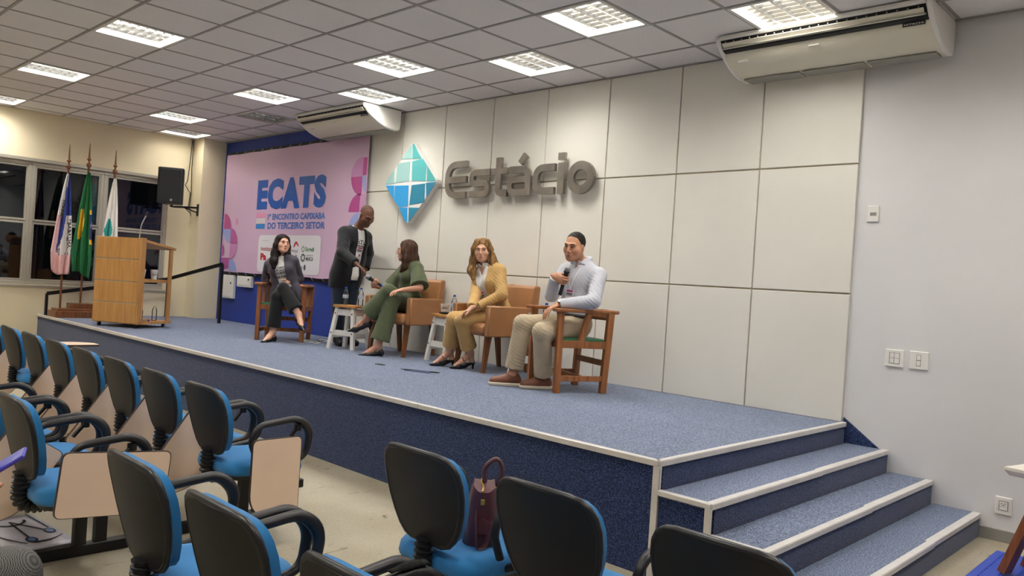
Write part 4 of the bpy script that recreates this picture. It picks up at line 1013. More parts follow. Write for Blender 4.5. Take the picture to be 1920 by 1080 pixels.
# ------------------------------------------------------------------ people: smooth-blended volumes turned into one surface
class Vol:
    def __init__(s): s.ops = []
    def cap(s, a, b, ra, rb=None, k=.02):
        a = np.array(a, float); b = np.array(b, float); rb = ra if rb is None else rb; R = max(ra, rb)+k+.012
        def f(x, y, z):
            ba = b-a; L = max(ba@ba, 1e-9)
            t = np.clip(((x-a[0])*ba[0]+(y-a[1])*ba[1]+(z-a[2])*ba[2])/L, 0, 1)
            return np.sqrt((x-a[0]-t*ba[0])**2+(y-a[1]-t*ba[1])**2+(z-a[2]-t*ba[2])**2)-(ra+(rb-ra)*t)
        s.ops.append(('u', np.minimum(a, b)-R, np.maximum(a, b)+R, f, k)); return s
    def chain(s, pts, rs, k=.02):
        for i in range(len(pts)-1): s.cap(pts[i], pts[i+1], rs[i], rs[i+1], k)
        return s
    def ell(s, c, r, R=None, k=.02, mode='u'):
        c = np.array(c, float); r = np.array(r, float); A = np.eye(3) if R is None else np.array(R, float); m = r.max()+k+.012
        def f(x, y, z):
            dx, dy, dz = x-c[0], y-c[1], z-c[2]
            q = [A[0, i]*dx+A[1, i]*dy+A[2, i]*dz for i in range(3)]
            k0 = np.sqrt(sum((q[i]/r[i])**2 for i in range(3))); k1 = np.sqrt(sum((q[i]/r[i]**2)**2 for i in range(3)))+1e-9
            return k0*(k0-1)/k1
        s.ops.append((mode, c-m, c+m, f, k)); return s
    def box(s, c, h, R=None, rd=.01, k=.01, mode='u'):
        c = np.array(c, float); h = np.array(h, float); A = np.eye(3) if R is None else np.array(R, float); m = np.linalg.norm(h)+k+.012
        def f(x, y, z):
            dx, dy, dz = x-c[0], y-c[1], z-c[2]
            q = [np.abs(A[0, i]*dx+A[1, i]*dy+A[2, i]*dz)-(h[i]-rd) for i in range(3)]
            o = np.sqrt(sum(np.maximum(v, 0)**2 for v in q)); return o+np.minimum(np.maximum(np.maximum(q[0], q[1]), q[2]), 0)-rd
        s.ops.append((mode, c-m, c+m, f, k)); return s
    def fn(s, c, rad, f, mode, R=None, k=.004):
        """f(x, y, z) in the local frame R at c; mode c: cut away where f<0, i: keep where f<0, d: displace by f"""
        c = np.array(c, float); A = np.eye(3) if R is None else np.array(R, float)
        def g(x, y, z):
            dx, dy, dz = x-c[0], y-c[1], z-c[2]; return f(*[A[0, i]*dx+A[1, i]*dy+A[2, i]*dz for i in range(3)])
        s.ops.append((mode, c-rad, c+rad, g, k)); return s
    def mesh(s, name, mats, h=.006, origin=(0, 0, 0)):
        U = [o for o in s.ops if o[0] == 'u']
        lo = np.min([o[1] for o in U], 0)-2*h; hi = np.max([o[2] for o in U], 0)+2*h
        n = np.ceil((hi-lo)/h).astype(int)+1
        F = np.full(n, .5, np.float32); ax = [lo[i]+h*np.arange(n[i]) for i in range(3)]
        for mode, a, b, f, k in s.ops:
            i0 = np.clip(np.floor((a-lo)/h).astype(int), 0, n-1); i1 = np.clip(np.ceil((b-lo)/h).astype(int)+1, 1, n)
            if (i1 <= i0).any(): continue
            sl = tuple(slice(i0[i], i1[i]) for i in range(3))
            X = ax[0][sl[0]][:, None, None].astype(np.float32); Y = ax[1][sl[1]][None, :, None].astype(np.float32); Z = ax[2][sl[2]][None, None, :].astype(np.float32)
            d = f(X, Y, Z); g = F[sl]
            if mode == 'u': q = np.maximum(k-np.abs(g-d), 0)/max(k, 1e-6); F[sl] = np.minimum(g, d)-q*q*k*.25
            elif mode == 's': q = np.maximum(k-np.abs(g+d), 0)/max(k, 1e-6); F[sl] = np.maximum(g, -d)+q*q*k*.25
            elif mode == 'c': F[sl] = np.maximum(g, -d)
            elif mode == 'i': F[sl] = np.maximum(g, d)
            elif mode == 'd': F[sl] = g+d
        V, Q = nets(F); V = V*h+lo-np.array(origin)
        me = bpy.data.meshes.new(name); me.vertices.add(len(V)); me.vertices.foreach_set('co', V.astype(np.float32).ravel())
        me.loops.add(Q.size); me.loops.foreach_set('vertex_index', Q.astype(np.int32).ravel())
        me.polygons.add(len(Q)); me.polygons.foreach_set('loop_start', np.arange(0, Q.size, 4, dtype=np.int32))
        me.update(calc_edges=True); me.validate()
        me.polygons.foreach_set('use_smooth', np.ones(len(me.polygons), bool)); me.materials.append(mats)
        return me
CORN = np.array([(0,0,0),(1,0,0),(0,1,0),(1,1,0),(0,0,1),(1,0,1),(0,1,1),(1,1,1)])
EDG = [(0,1),(2,3),(4,5),(6,7),(0,2),(1,3),(4,6),(5,7),(0,4),(1,5),(2,6),(3,7)]
def nets(F):
    s = F < 0; c = np.zeros(np.array(F.shape)-1, np.uint8); n = F.shape
    for dx, dy, dz in CORN: c += s[dx:n[0]-1+dx, dy:n[1]-1+dy, dz:n[2]-1+dz]
    act = np.argwhere((c > 0) & (c < 8)); idx = np.full(c.shape, -1, np.int32); idx[tuple(act.T)] = np.arange(len(act))
    vals = np.stack([F[tuple((act+o).T)] for o in CORN], -1); P = np.zeros((len(act), 3)); W = np.zeros(len(act))
    for a, b in EDG:
        va, vb = vals[:, a], vals[:, b]; m = (va < 0) != (vb < 0); t = np.where(m, va/np.where(m, va-vb, 1), 0)
        P += m[:, None]*(CORN[a]+t[:, None]*(CORN[b]-CORN[a])); W += m
    V = act+P/W[:, None]; Q = []
    for ax in range(3):
        u, v = (ax+1) % 3, (ax+2) % 3
        sl0 = [slice(None)]*3; sl1 = [slice(None)]*3; sl0[ax] = slice(0, -1); sl1[ax] = slice(1, None)
        A, B = s[tuple(sl0)], s[tuple(sl1)]
        for inside, flip in ((A & ~B, False), (~A & B, True)):
            e = np.argwhere(inside); e = e[(e[:, u] > 0) & (e[:, v] > 0) & (e[:, u] < n[u]-1) & (e[:, v] < n[v]-1)]
            if not len(e): continue
            def cell(du, dv): q = e.copy(); q[:, u] -= du; q[:, v] -= dv; return idx[tuple(q.T)]
            q = np.stack([cell(1, 1), cell(0, 1), cell(0, 0), cell(1, 0)], -1)
            Q.append(q[:, ::-1] if flip else q)
    Q = np.concatenate(Q); Q = Q[(Q >= 0).all(1)]
    return V, Q

def frame(left, up):
    """columns: person's left, back, up"""
    z = Vector(up).normalized(); x = Vector(left); x = (x-z*x.dot(z)).normalized(); y = z.cross(x)
    return np.array([[x.x, y.x, z.x], [x.y, y.y, z.y], [x.z, y.z, z.z]])
def loc(c, R, p): return Vector(c)+Vector((R @ np.array(p, float)).tolist())
HF = Vector((CF.x, CF.y, 0)).normalized(); HR = Vector((-HF.y, HF.x, 0))*-1
def facing(deg):
    """horizontal direction, 0 = towards the photographer, positive = to the right of that view"""
    a = math.radians(deg); return -HF*math.cos(a)+HR*math.sin(a)
def left_of(f): return Vector((-f.y, f.x, 0))
def solve(p, uv, L, sg):
    d = CF+CR*((uv[0]-960)/FPX)+CU*((540-uv[1])/FPX); o = CAM-p
    A = d.dot(d); B = d.dot(o); C_ = o.dot(o)-L*L; D = B*B-A*C_
    t = (-B+sg*math.sqrt(D))/A if D > 0 else -B/A
    q = CAM+d*t; v = q-p
    return p+v.normalized()*min(v.length, L*1.12)

def head_vol(F, c, R, s=1.0, fem=False):
    E = lambda p, r, k=.02, mode='u': F.ell(loc(c, R, [q*s for q in p]), [q*s for q in r], R, k, mode)
    Cp = lambda a, b, ra, rb=None, k=.02: F.cap(loc(c, R, [q*s for q in a]), loc(c, R, [q*s for q in b]), ra*s, (rb or ra)*s, k)
    E((0, .020, .038), (.074, .094, .084)); E((0, -.032, -.022), (.066, .060, .088), .03)
    for x in (-1, 1):
        Cp((x*.054, .005, -.045), (x*.022, -.060, -.088), .027, .021, .028)
        E((x*.046, -.050, -.022), (.027, .027, .028), .025)
        E((x*.076, .008, -.006), (.010, .020, .032), .006)
        Cp((x*.012, -.086, .030), (x*.044, -.072, .028), .011, .011, .012)
    E((0, -.072, -.096), (.026 if not fem else .021, .020, .020), .02)
    Cp((0, -.090, .016), (0, -.112, -.024), .0085 if not fem else .007, .0125 if not fem else .0105, .010)
    for x in (-1, 1): E((x*.011, -.100, -.031), (.009, .011, .008), .006)
    E((0, -.082, -.060), (.027, .019, .022), .014)
    for x in (-1, 1): E((x*.032, -.098, .006), (.018, .014, .011), .010, 's')
def face_parts(par, c, R, s, o0, browc, lipc, eyec='2a1c14', lids=.6, fem=False):
    c = Vector(c)-Vector(o0); at_ = lambda p: tuple(loc(c, R, [q*s for q in p]))
    EW = mat('eye_white', 'd8d0c8', .3); IR = mat('iris_'+eyec, eyec, .25); LP = mat('lip_'+lipc, lipc, .45); BR = mat('brow_'+browc, browc, .9)
    def ellm(p, r, nm, m, parent):
        me = MB().sphere((0, 0, 0), tuple(q*s for q in r), 14, 8).mesh(nm, m, 'all'); o = obj(nm, me, parent)
        M4 = Matrix([[*R[i], 0] for i in range(3)]+[[0, 0, 0, 1]]).to_4x4(); M4.translation = at_(p); o.matrix_local = M4; return o
    for x in (-1, 1):
        ey = ellm((x*.031, -.0805, .006), (.0125, .0085, .0055*lids/.6), 'eye', EW, par)
        me = MB().sphere((0, -.0058*s, 0), (.0055*s, .0034*s, .0055*s*lids/.6), 10, 6).mesh('iris', IR, 'all'); obj('iris', me, ey)
        b = MB().tube([at_((x*.014, -.0985, .031)), at_((x*.027, -.0955, .0345)), at_((x*.040, -.0865, .0345)), at_((x*.051, -.0745, .028))], [.0030*s, .0038*s, .0034*s, .0016*s], 8)
        b.build('eyebrow', BR, par, 'all')
        lsh = MB().tube([at_((x*.018, -.0865, .0085)), at_((x*.031, -.0905, .0125)), at_((x*.044, -.0825, .0085))], .0018*s, 6); lsh.build('eyelash', BR, par, 'all')
    w = .021 if fem else .023; lk = .78 if fem else .9; cz = .0035 if fem else 0.0
    MB().tube([at_((-w, -.0925, -.062+cz)), at_((-w*.5, -.0990, -.0590)), at_((0, -.1010, -.0600)), at_((w*.5, -.0990, -.0590)), at_((w, -.0925, -.062+cz))], [.001, .0042*s*lk, .0046*s*lk, .0042*s*lk, .001], 8).build('lip', LP, par, 'all')
    MB().tube([at_((-w*.9, -.0925, -.0635+cz)), at_((-w*.4, -.0982, -.0675)), at_((0, -.1000, -.0690)), at_((w*.4, -.0982, -.0675)), at_((w*.9, -.0925, -.0635+cz))], [.001, .0050*s*lk, .0055*s*lk, .0050*s*lk, .001], 8).build('lip', LP, par, 'all')

def hand_vol(F, wr, d, n, side, curl=(.35, .45, .3), s=1.0, spread=.06, thumb=(.75, .62, .25), tcurl=.3):
    """wr wrist, d finger direction, n direction the palm faces, side +1 left hand, -1 right hand"""
    d = Vector(d).normalized(); n = Vector(n); n = (n-d*n.dot(d)).normalized(); t = n.cross(d)*side      # t: thumb side
    P = lambda a, b, c: Vector(wr)+t*(a*s)+d*(b*s)+n*(c*s)
    Rm = np.array([[t.x, d.x, n.x], [t.y, d.y, n.y], [t.z, d.z, n.z]])
    F.cap(P(0, -.03, 0), P(0, .02, 0), .024*s, .023*s, .01)
    F.ell(P(.0, .050, 0), (.040*s, .050*s, .0155*s), Rm, .012)
    F.ell(P(.022, .032, .007), (.018*s, .030*s, .014*s), Rm, .012)
    lens = ((.030, .098, .040, .026, .020), (.010, .102, .044, .029, .021), (-.011, .099, .041, .027, .020), (-.030, .090, .032, .021, .018))
    for i, (a, b, l1, l2, l3) in enumerate(lens):
        sp = spread*(1.5-i); dd = (d*math.cos(sp)+t*math.sin(sp)); p0 = P(a*.95, b-.022, 0); p = P(a, b-.006, 0); pts = [p0, p]; ang = 0
        for L_, cu in zip((l1, l2, l3), curl):
            ang += cu; q = pts[-1]+(dd*math.cos(ang)+n*math.sin(ang))*(L_*s); pts.append(q)
        r = .0090 if i < 3 else .0078
        F.chain(pts, [r*s*1.02, r*s, r*s*.95, r*s*.88, r*s*.78], .004)
    b0 = P(.030, .018, .004); td = (t*thumb[0]+d*thumb[1]+n*thumb[2]).normalized(); p1 = b0+td*(.040*s); td2 = (td+(d*.6-t*.5)*tcurl+n*tcurl*.3).normalized(); p2 = p1+td2*(.030*s); p3 = p2+(td2+n*.1-t*tcurl*.3).normalized()*(.024*s)
    F.chain([P(.014, .006, .002), b0, p1, p2, p3], [.014*s, .0135*s, .0105*s, .0095*s, .0080*s], .008)
    return P

class Person: pass
def make_person(name_label, base, sp):
    """sp: dict of pixels and directions; returns joints and the root empty"""
    q = Person(); q.root = thing('person', name_label, 'person', (base[0], base[1], S if sp.get('stage', True) else 0)); q.o = Vector(q.root.location)
    m = sp.get('male', False); q.m = m; q.s = 1.0 if m else .93
    q.P = Vector(sp['pelvis']) if not isinstance(sp['pelvis'], tuple) or len(sp['pelvis']) == 3 else None
    q.N = solve(q.P, sp['neck'], .50 if m else .455, sp.get('nsg', -1))
    if 'neckpos' in sp: q.N = Vector(sp['neckpos'])
    up = (q.N-q.P).normalized()
    q.lh = left_of(facing(sp['hipface'])); q.ls = left_of(facing(sp['chestface']))
    q.Rh = frame(q.lh, up); q.Rs = frame(q.ls, up); q.Rm = frame(q.lh+q.ls, up)
    sw = .178 if m else .150
    q.shL = loc(q.N, q.Rs, (sw, .008, -.085)); q.shR = loc(q.N, q.Rs, (-sw, .008, -.085))
    q.hL = loc(q.P, q.Rh, (.085, -.01, -.03)); q.hR = loc(q.P, q.Rh, (-.085, -.01, -.03))
    ua, fa, th, sh = (.285, .255, .43, .42) if m else (.262, .232, .405, .395)
    for sd in 'LR':
        e = solve(getattr(q, 'sh'+sd), sp['elbow'+sd][:2], ua, sp['elbow'+sd][2]); setattr(q, 'e'+sd, e)
        setattr(q, 'w'+sd, sp['wpos'+sd](q) if 'wpos'+sd in sp else solve(e, sp['wrist'+sd][:2], fa, sp['wrist'+sd][2]))
        k = solve(getattr(q, 'h'+sd), sp['knee'+sd][:2], th, sp['knee'+sd][2]); setattr(q, 'k'+sd, k)
        setattr(q, 'a'+sd, solve(k, sp['ankle'+sd][:2], sh, sp['ankle'+sd][2]))
        a = getattr(q, 'a'+sd)
        if 'ground'+sd in sp:      # the ankle rests at a given height above the floor it stands on
            z0 = q.o.z+sp['ground'+sd]
            setattr(q, 'a'+sd, Vector((a.x, a.y, z0)))
    f = facing(sp['headface']); pt = math.radians(sp.get('pitch', 0)); fw = f*math.cos(pt)-Vector((0, 0, 1))*math.sin(pt)
    upv = Vector((0, 0, 1))*math.cos(pt)+f*math.sin(pt); tl = math.radians(sp.get('tilt', 0)); lf = left_of(f); upv = upv*math.cos(tl)+lf*math.sin(tl)
    y = -fw; z = (upv-y*upv.dot(y)).normalized(); x = y.cross(z); q.Rd = np.array([[x.x, y.x, z.x], [x.y, y.y, z.y], [x.z, y.z, z.z]])
    q.H = at(sp['head'][0], sp['head'][1], depth_of(q.N)+sp['head'][2]); q.fm = not m
    return q
def torso_vol(q, F, i=0.0, k=.05, bust=True, lower=True):
    m = q.m; g = 1 if m else .9; L = lambda t: q.P.lerp(q.N, t)
    if lower: F.ell(L(.02), (.165*(1 if m else .98)+i, .118*g+i, .115+i), q.Rh, k)
    F.ell(L(.36), (.150*g+i, .108*g+i, .15+i), q.Rm, k); F.ell(L(.70), (.160*g+i, .112*g+i, .155+i), q.Rs, k)
    for x in (-1, 1): F.cap(loc(q.N, q.Rs, (x*(.150 if m else .122), .005, -.082)), loc(q.N, q.Rs, (0, .01, -.045)), .052*g+i, .062*g+i, k)
    if q.fm and bust:
        for x in (-1, 1): F.ell(loc(q.N, q.Rs, (x*.066, -.078, -.175)), (.062+i*.6, .055+i*.6, .062+i*.6), q.Rs, .04)
def arm_vol(q, F, sd, i=0.0, upto=1.0, k=.03, flare=0.0):
    g = 1 if q.m else .86; s_, e, w_ = getattr(q, 'sh'+sd), getattr(q, 'e'+sd), getattr(q, 'w'+sd)
    F.cap(s_, e if upto >= .5 else s_.lerp(e, upto*2), .052*g+i*.9, .042*g+i+flare, k)
    if upto > .5: F.cap(e, e.lerp(w_, (upto-.5)*2), .042*g+i, (.042-.014*(upto-.5)*2)*g+i+flare, k*.6)
def leg_vol(q, F, sd, i=0.0, upto=1.0, k=.03, flare=0.0, thigh=1.0):
    g = 1 if q.m else .95; h_, kn, a = getattr(q, 'h'+sd), getattr(q, 'k'+sd), getattr(q, 'a'+sd)
    F.cap(h_, kn, .084*g*thigh+i, .058*g+i, k); F.cap(kn, kn.lerp(a, upto), .057*g+i, .040*g+i+flare, k*.7)
def foot_dirs(q, sd, uv, drop):
    a = getattr(q, 'a'+sd); t = at(uv[0], uv[1], depth_of(a)-.05); d = Vector((t.x-a.x, t.y-a.y, 0)); return d.normalized()
def body_mesh(q, skin, feet, hands):
    F = Vol(); head_vol(F, q.H, q.Rd, q.s, q.fm)
    F.cap(loc(q.H, q.Rd, (0, .028*q.s, -.06*q.s)), loc(q.N, q.Rs, (0, .005, -.03)), .054 if q.m else .044, .060 if q.m else .048, .03)
    torso_vol(q, F)
    for sd in 'LR':
        arm_vol(q, F, sd); leg_vol(q, F, sd)
        a = getattr(q, 'a'+sd); fd, ft = feet[sd]; fd = Vector(fd).normalized(); up = Vector((0, 0, 1)); hl = a-fd*.035-up*ft; 
        F.chain([a, a+fd*.07-up*(ft*.55), a+fd*.15-up*(ft*.95)], [.040 if q.m else .034, .036 if q.m else .030, .024 if q.m else .02], .02); F.cap(a, a-fd*.03-up*(ft*.6), .036 if q.m else .031, .03 if q.m else .024, .02)
    for sd, kw in hands.items(): hand_vol(F, getattr(q, 'w'+sd), side=1 if sd == 'L' else -1, s=(1.0 if q.m else .88), **kw)
    obj('body', F.mesh('body', skin, .0052, q.o), q.root)
def folds(F, c, rad, k, amp=.004, ph=0.0, k2=(9, 7, 11)):
    """soft irregular cloth creases around a point"""
    def f(x, y, z):
        w1 = np.sin(k[0]*x+k[1]*y+k[2]*z+ph+2.3*np.sin(k2[0]*x+k2[1]*y+k2[2]*z)+1.2*np.sin(31*y-23*x+ph))
        w2 = np.sin(-k[1]*.7*x+k[0]*.8*y+k[2]*1.5*z+1.7+1.8*np.sin(19*x+13*z))
        g = amp*.55*(np.abs(w1)-.6)+amp*.25*w2*w1
        return (g*np.clip(1.6*(1-np.sqrt(x*x+y*y+z*z)/rad), 0, 1)).astype(np.float32)
    F.fn(c, rad, f, 'd')
def garment(q, F, name, m, h=.0065): return obj(name, F.mesh(name, m, h, q.o), q.root)
def decal(q, target, mb, c, d, name, m, off=.003, strict=False):
    """lays a flat set of points on a garment by casting along d"""
    me = target.data; d = Vector(d)
    bv = BVHTree.FromPolygons([v.co for v in me.vertices], [p.vertices for p in me.polygons])
    V = []; ok = []; T = []
    for v in mb.v:
        p = Vector(v)-q.o; hit = bv.ray_cast(p-d*.4, d, .9)[0]; ok.append(hit is not None)
        V.append(tuple((hit-d*off) if hit is not None else p)); T.append(hit.dot(d) if hit is not None else 0)
    keep = [i for i, f in enumerate(mb.f) if all(ok[k] for k in f) and max(T[k] for k in f)-min(T[k] for k in f) < (.035 if strict else .08)]
    mb.f = [mb.f[i] for i in keep]; mb.mi = [mb.mi[i] for i in keep]; mb.v = V
    return mb.build(name, m, q.root)
def skin(name, c): return mat(name, c, .5, var=(25, .06), spec=.4, sub=.04, bump=(250, .03))
def cloth(name, c, bumpv=.15, rough=.85): return mat(name, c, rough, var=(18, .08), bump=(420, bumpv), sheen=.15, spec=.25)
def hair_mat(name, c, c2, sc=(90, 90, 7)): return mat(name, c, .6, var=(1.0, .5), col2=c2, stretch=sc, spec=.25, detail=6)
def strands(F, c, R, rad, n=34, amp=.004):
    def f(x, y, z):
        a = np.arctan2(x, y+.001); return (amp*np.sin(n*a+9*z+2*np.sin(17*z+3*a))+amp*.6*np.sin(n*1.9*a-14*z)).astype(np.float32)
    F.fn(c, rad, f, 'd', R)
def lanyard(q, target, c, d, half, length, badge, colour='e8e6e6', up_off=0.0):
    """two ribbons from the neck to a badge, laid on the clothes"""
    lf = Vector((q.Rs[:, 0]).tolist()); up = Vector((q.Rs[:, 2]).tolist()); c = Vector(c); m = MB(); n = 14
    for sgn in (-1, 1):
        P = [c+lf*(sgn*half*(1-i/n))-up*(length*i/n) for i in range(n+1)]
        for i in range(n): m.add([P[i]-lf*.006, P[i]+lf*.006, P[i+1]+lf*.006, P[i+1]-lf*.006], [(0, 1, 2, 3)])
    decal(q, target, m, c, d, 'lanyard', mat('ribbon_'+colour, colour, .7), .004+up_off)
    b = c-up*(length+badge[1]/2); w_, h_ = badge; m = MB().grid(lambda u, v: tuple(b+lf*((u-.5)*w_)+up*((v-.5)*h_)), 4, 5)
    bo = decal(q, target, m, c, d, 'badge', mat('badge_card', 'e9e3e6', .35), .009+up_off)
    for i, (z0, z1, cc) in enumerate(((.30, .46, 'b0447c'), (.12, .22, '2a2a33'), (.02, .08, '77757f'), (-.40, -.18, '8a4d86'))):
        x0, x1 = (-.4, .4) if i < 3 else (-.05, .35)
        m = MB().grid(lambda u, v: tuple(b+lf*((x0+(x1-x0)*u)*w_)+up*((z0+(z1-z0)*v)*h_)), 4, 1); decal(q, target, m, c, d, 'badge_print', mat('badge_'+cc, cc, .5), .011+up_off)

def grip(w, axis, d, s=1.0):
    """hand frame that closes round a handle of the given axis: finger direction, palm normal, handle centre"""
    A = Vector(axis).normalized(); d = Vector(d); d = (d-A*d.dot(A)).normalized(); n = A.cross(d)
    if n.dot(CF) < 0: n = -n
    return d, n, Vector(w)+d*(.088*s)+n*(.027*s)
MICG = mat('mic_grille', '8b8d90', .45, .5, bump=(900, .5)); MICB = mat('mic_body', '17171a', .4)
def microphone(head, tail, label, ring=None):
    h_, t_ = Vector(head), Vector(tail); d = (t_-h_).normalized(); L = .225; t = thing('handheld_microphone', label, 'microphone', h_)
    MB().tube([d*(-.026+.052*i/10) for i in range(11)], [max(.003, .0255*math.sqrt(max(0, 1-((i-5)/5.3)**2))) for i in range(11)], 16).build('grille', MICG, t, True)
    MB().tube([d*.018, d*.026, d*.028, d*.036], [.0255, .0265, .0265, .021], 16).build('collar', MICB, t, True)
    MB().tube([d*.034, d*.09, d*.18, d*L], [.021, .0175, .0155, .0165], 16).build('handle', MICB, t, True)
    if ring: MB().tube([d*(L-.05), d*(L-.012)], .0178, 16).build('ring', mat('mic_ring_'+ring, ring, .4), t, True)
    return t
PUMP = mat('black_pump_leather', '151416', .3)
def pump(q, sd, fd, ft, heel=.06, k=.02, mule=False, name='shoe', hf=.72):
    a = getattr(q, 'a'+sd); fd = Vector(fd).normalized(); up = Vector((0, 0, 1)); F = Vol()
    hl = a-fd*.035-up*(ft*hf); toe = a+fd*.165-up*(ft*1.02)
    if not mule: F.cap(hl, a-fd*.02-up*(ft*.5), .030, .030, .02)
    F.chain([hl, a+fd*.05-up*(ft*.85), a+fd*.12-up*(ft*1.0), toe+fd*.035], [.026, .026, .033, .009], .02)
    R = frame(left_of(fd), up)
    F.fn(a, .3, (lambda x, y, z: -z-ft*.60+np.maximum(-y-.10, 0)+np.maximum(y, 0)*.9) if not mule else (lambda x, y, z: -z-ft*.66+np.maximum(-y-.10, 0)+0*x), 'c', R)
    F.cap(hl-up*.005-fd*.006, Vector((hl.x, hl.y, hl.z))-up*heel-fd*.004, .016, .009 if heel > .04 else .022, .012)
    return garment(q, F, name, PUMP, .0045)

def cut_end(F, a, b, t, rad=.13):
    """trims a sleeve or trouser leg square at a point between two joints"""
    a, b = Vector(a), Vector(b); p = a.lerp(b, t); d = (b-a).normalized(); R = frame(d.orthogonal(), d)
    F.fn(p, rad, lambda x, y, z: -z+0*x+0*y, 'c', R)
# ------------------------------------------------------------------ man in the wooden armchair, speaking
U = Vector((0, 0, 1))
q = make_person('man in pale shirt and khaki trousers speaking into a microphone', CH4[:2], dict(male=True, pelvis=Vector((-2.035, -.70, S+.565)), neck=(1093, 494), hipface=-66, chestface=-42, headface=-34, pitch=10, tilt=4,
    head=(1077, 463, -.06), elbowL=(1113, 565, -1), wristL=(1047, 571, -1), elbowR=(1034, 553, -1), wristR=(1044, 524, 1), wposR=lambda q: at(1041, 519, depth_of(q.N)-.16), kneeL=(1016, 622, -1), kneeR=(980, 607, -1), ankleL=(1019, 706, 1), ankleR=(962, 698, 1), groundL=.095, groundR=.095))
q.kL = solve(q.hL, (1016, 622), .392, -1); q.aL = solve(q.kL, (1019, 706), .42, 1); q.aL.z = S+.095
man = q; SK = skin('skin_tan', 'c08a6c')
fL, fR = facing(-76), facing(-84)
axm = (at(1064, 493, depth_of(q.wR)-.02)-at(1051, 536, depth_of(q.wR)+.02)).normalized()
gd, gn, gc = grip(q.wR, axm, CR*.62-CF*.75)
mich = gc+axm*.098; mict = gc-axm*.14
body_mesh(q, SK, {'L': (fL, .085), 'R': (fR, .085)}, {'L': dict(d=(at(1012, 588, depth_of(q.wL)-.05)-q.wL), n=-U, curl=(.45, .35, .25)), 'R': dict(d=gd, n=gn, curl=(1.0, 1.15, .8), spread=.02, thumb=(.35, .75, .7))})
face_parts(q.root, q.H, q.Rd, q.s, q.o, '2a1d17', '9a5f52', lids=.38)
microphone(mich, mict, 'black handheld microphone held up by the man in the pale shirt')
SHIRT = cloth('shirt_pale', 'c6c8d2', .08, .75)
F = Vol(); torso_vol(q, F, .016)
for sd in 'LR': arm_vol(q, F, sd, .016, .99, .035); cut_end(F, getattr(q, 'e'+sd), getattr(q, 'w'+sd), .96, .09)
cN = loc(q.N, q.Rs, (0, .0, .0)); F.cap(loc(q.N, q.Rs, (0, .02, .03)), loc(q.N, q.Rs, (0, -.005, -.04)), .066, .075, .02)
F.fn(loc(q.N, q.Rs, (0, 0, .052)), .13, lambda x, y, z: -z+.25*y+0*x, 'c', q.Rs)
F.fn(loc(q.N, q.Rs, (0, -.075, .0)), .1, lambda x, y, z: np.maximum(np.abs(x)-.004-.32*np.maximum(z+.05, 0), -z-.05)+0*y, 'c', q.Rs)
for c_, r_, k_, a_ in ((q.eL, .17, (60, 20, 70), .006), (q.shL.lerp(q.eL, .5), .17, (45, 30, 55), .006), (q.P.lerp(q.N, .3), .22, (25, 30, 60), .005), (q.eR, .15, (70, 30, 50), .005), (q.P.lerp(q.N, .6), .2, (40, 10, 30), .004)): folds(F, c_, r_, k_, a_)
sh = garment(q, F, 'shirt', SHIRT)
Fc = Vol()
for x in (-1, 1): Fc.box(loc(q.N, q.Rs, (x*.040, -.078, -.010)), (.034, .006, .022), frame(loc((0, 0, 0), q.Rs, (1, x*.5, -x*.55)), loc((0, 0, 0), q.Rs, (x*.5, -.25, 1))), .004, .004)
Fc.cap(loc(q.N, q.Rs, (.06, .01, .028)), loc(q.N, q.Rs, (.03, .062, .038)), .016, None, .01).cap(loc(q.N, q.Rs, (.03, .062, .038)), loc(q.N, q.Rs, (-.03, .062, .038)), .016, None, .01).cap(loc(q.N, q.Rs, (-.06, .01, .028)), loc(q.N, q.Rs, (-.03, .062, .038)), .016, None, .01)
garment(q, Fc, 'collar', SHIRT, .004)
KH = cloth('khaki', 'b8a88e', .12); F = Vol(); F.ell(q.P.lerp(q.N, .02), (.182, .136, .125), q.Rh, .05)
for sd in 'LR': leg_vol(q, F, sd, .018, .95, .04, .022); cut_end(F, getattr(q, 'k'+sd), getattr(q, 'a'+sd), .93 if sd == 'L' else .88)
F.fn(q.P.lerp(q.N, .17), .3, lambda x, y, z: -z+0*x+0*y, 'c', q.Rh)
for sd in 'LR':
    folds(F, getattr(q, 'k'+sd), .16, (30, 30, 75), .006); folds(F, getattr(q, 'k'+sd).lerp(getattr(q, 'a'+sd), .7), .18, (25, 20, 80), .006); folds(F, getattr(q, 'h'+sd), .18, (60, 45, 20), .005)
garment(q, F, 'trousers', KH)
F = Vol(); F.ell(q.P.lerp(q.N, .135), (.180, .134, .05), q.Rh, .02); F.fn(q.P.lerp(q.N, .135), .3, lambda x, y, z: np.abs(z)-.017+0*x+0*y, 'i', q.Rh); garment(q, F, 'belt', mat('dark_belt', '2a211c', .5), .006)
BRN = mat('brown_leather', '7a4a34', .45, var=(12, .2), bump=(90, .08)); SOLE = mat('pale_sole', 'd9cdb8', .6)
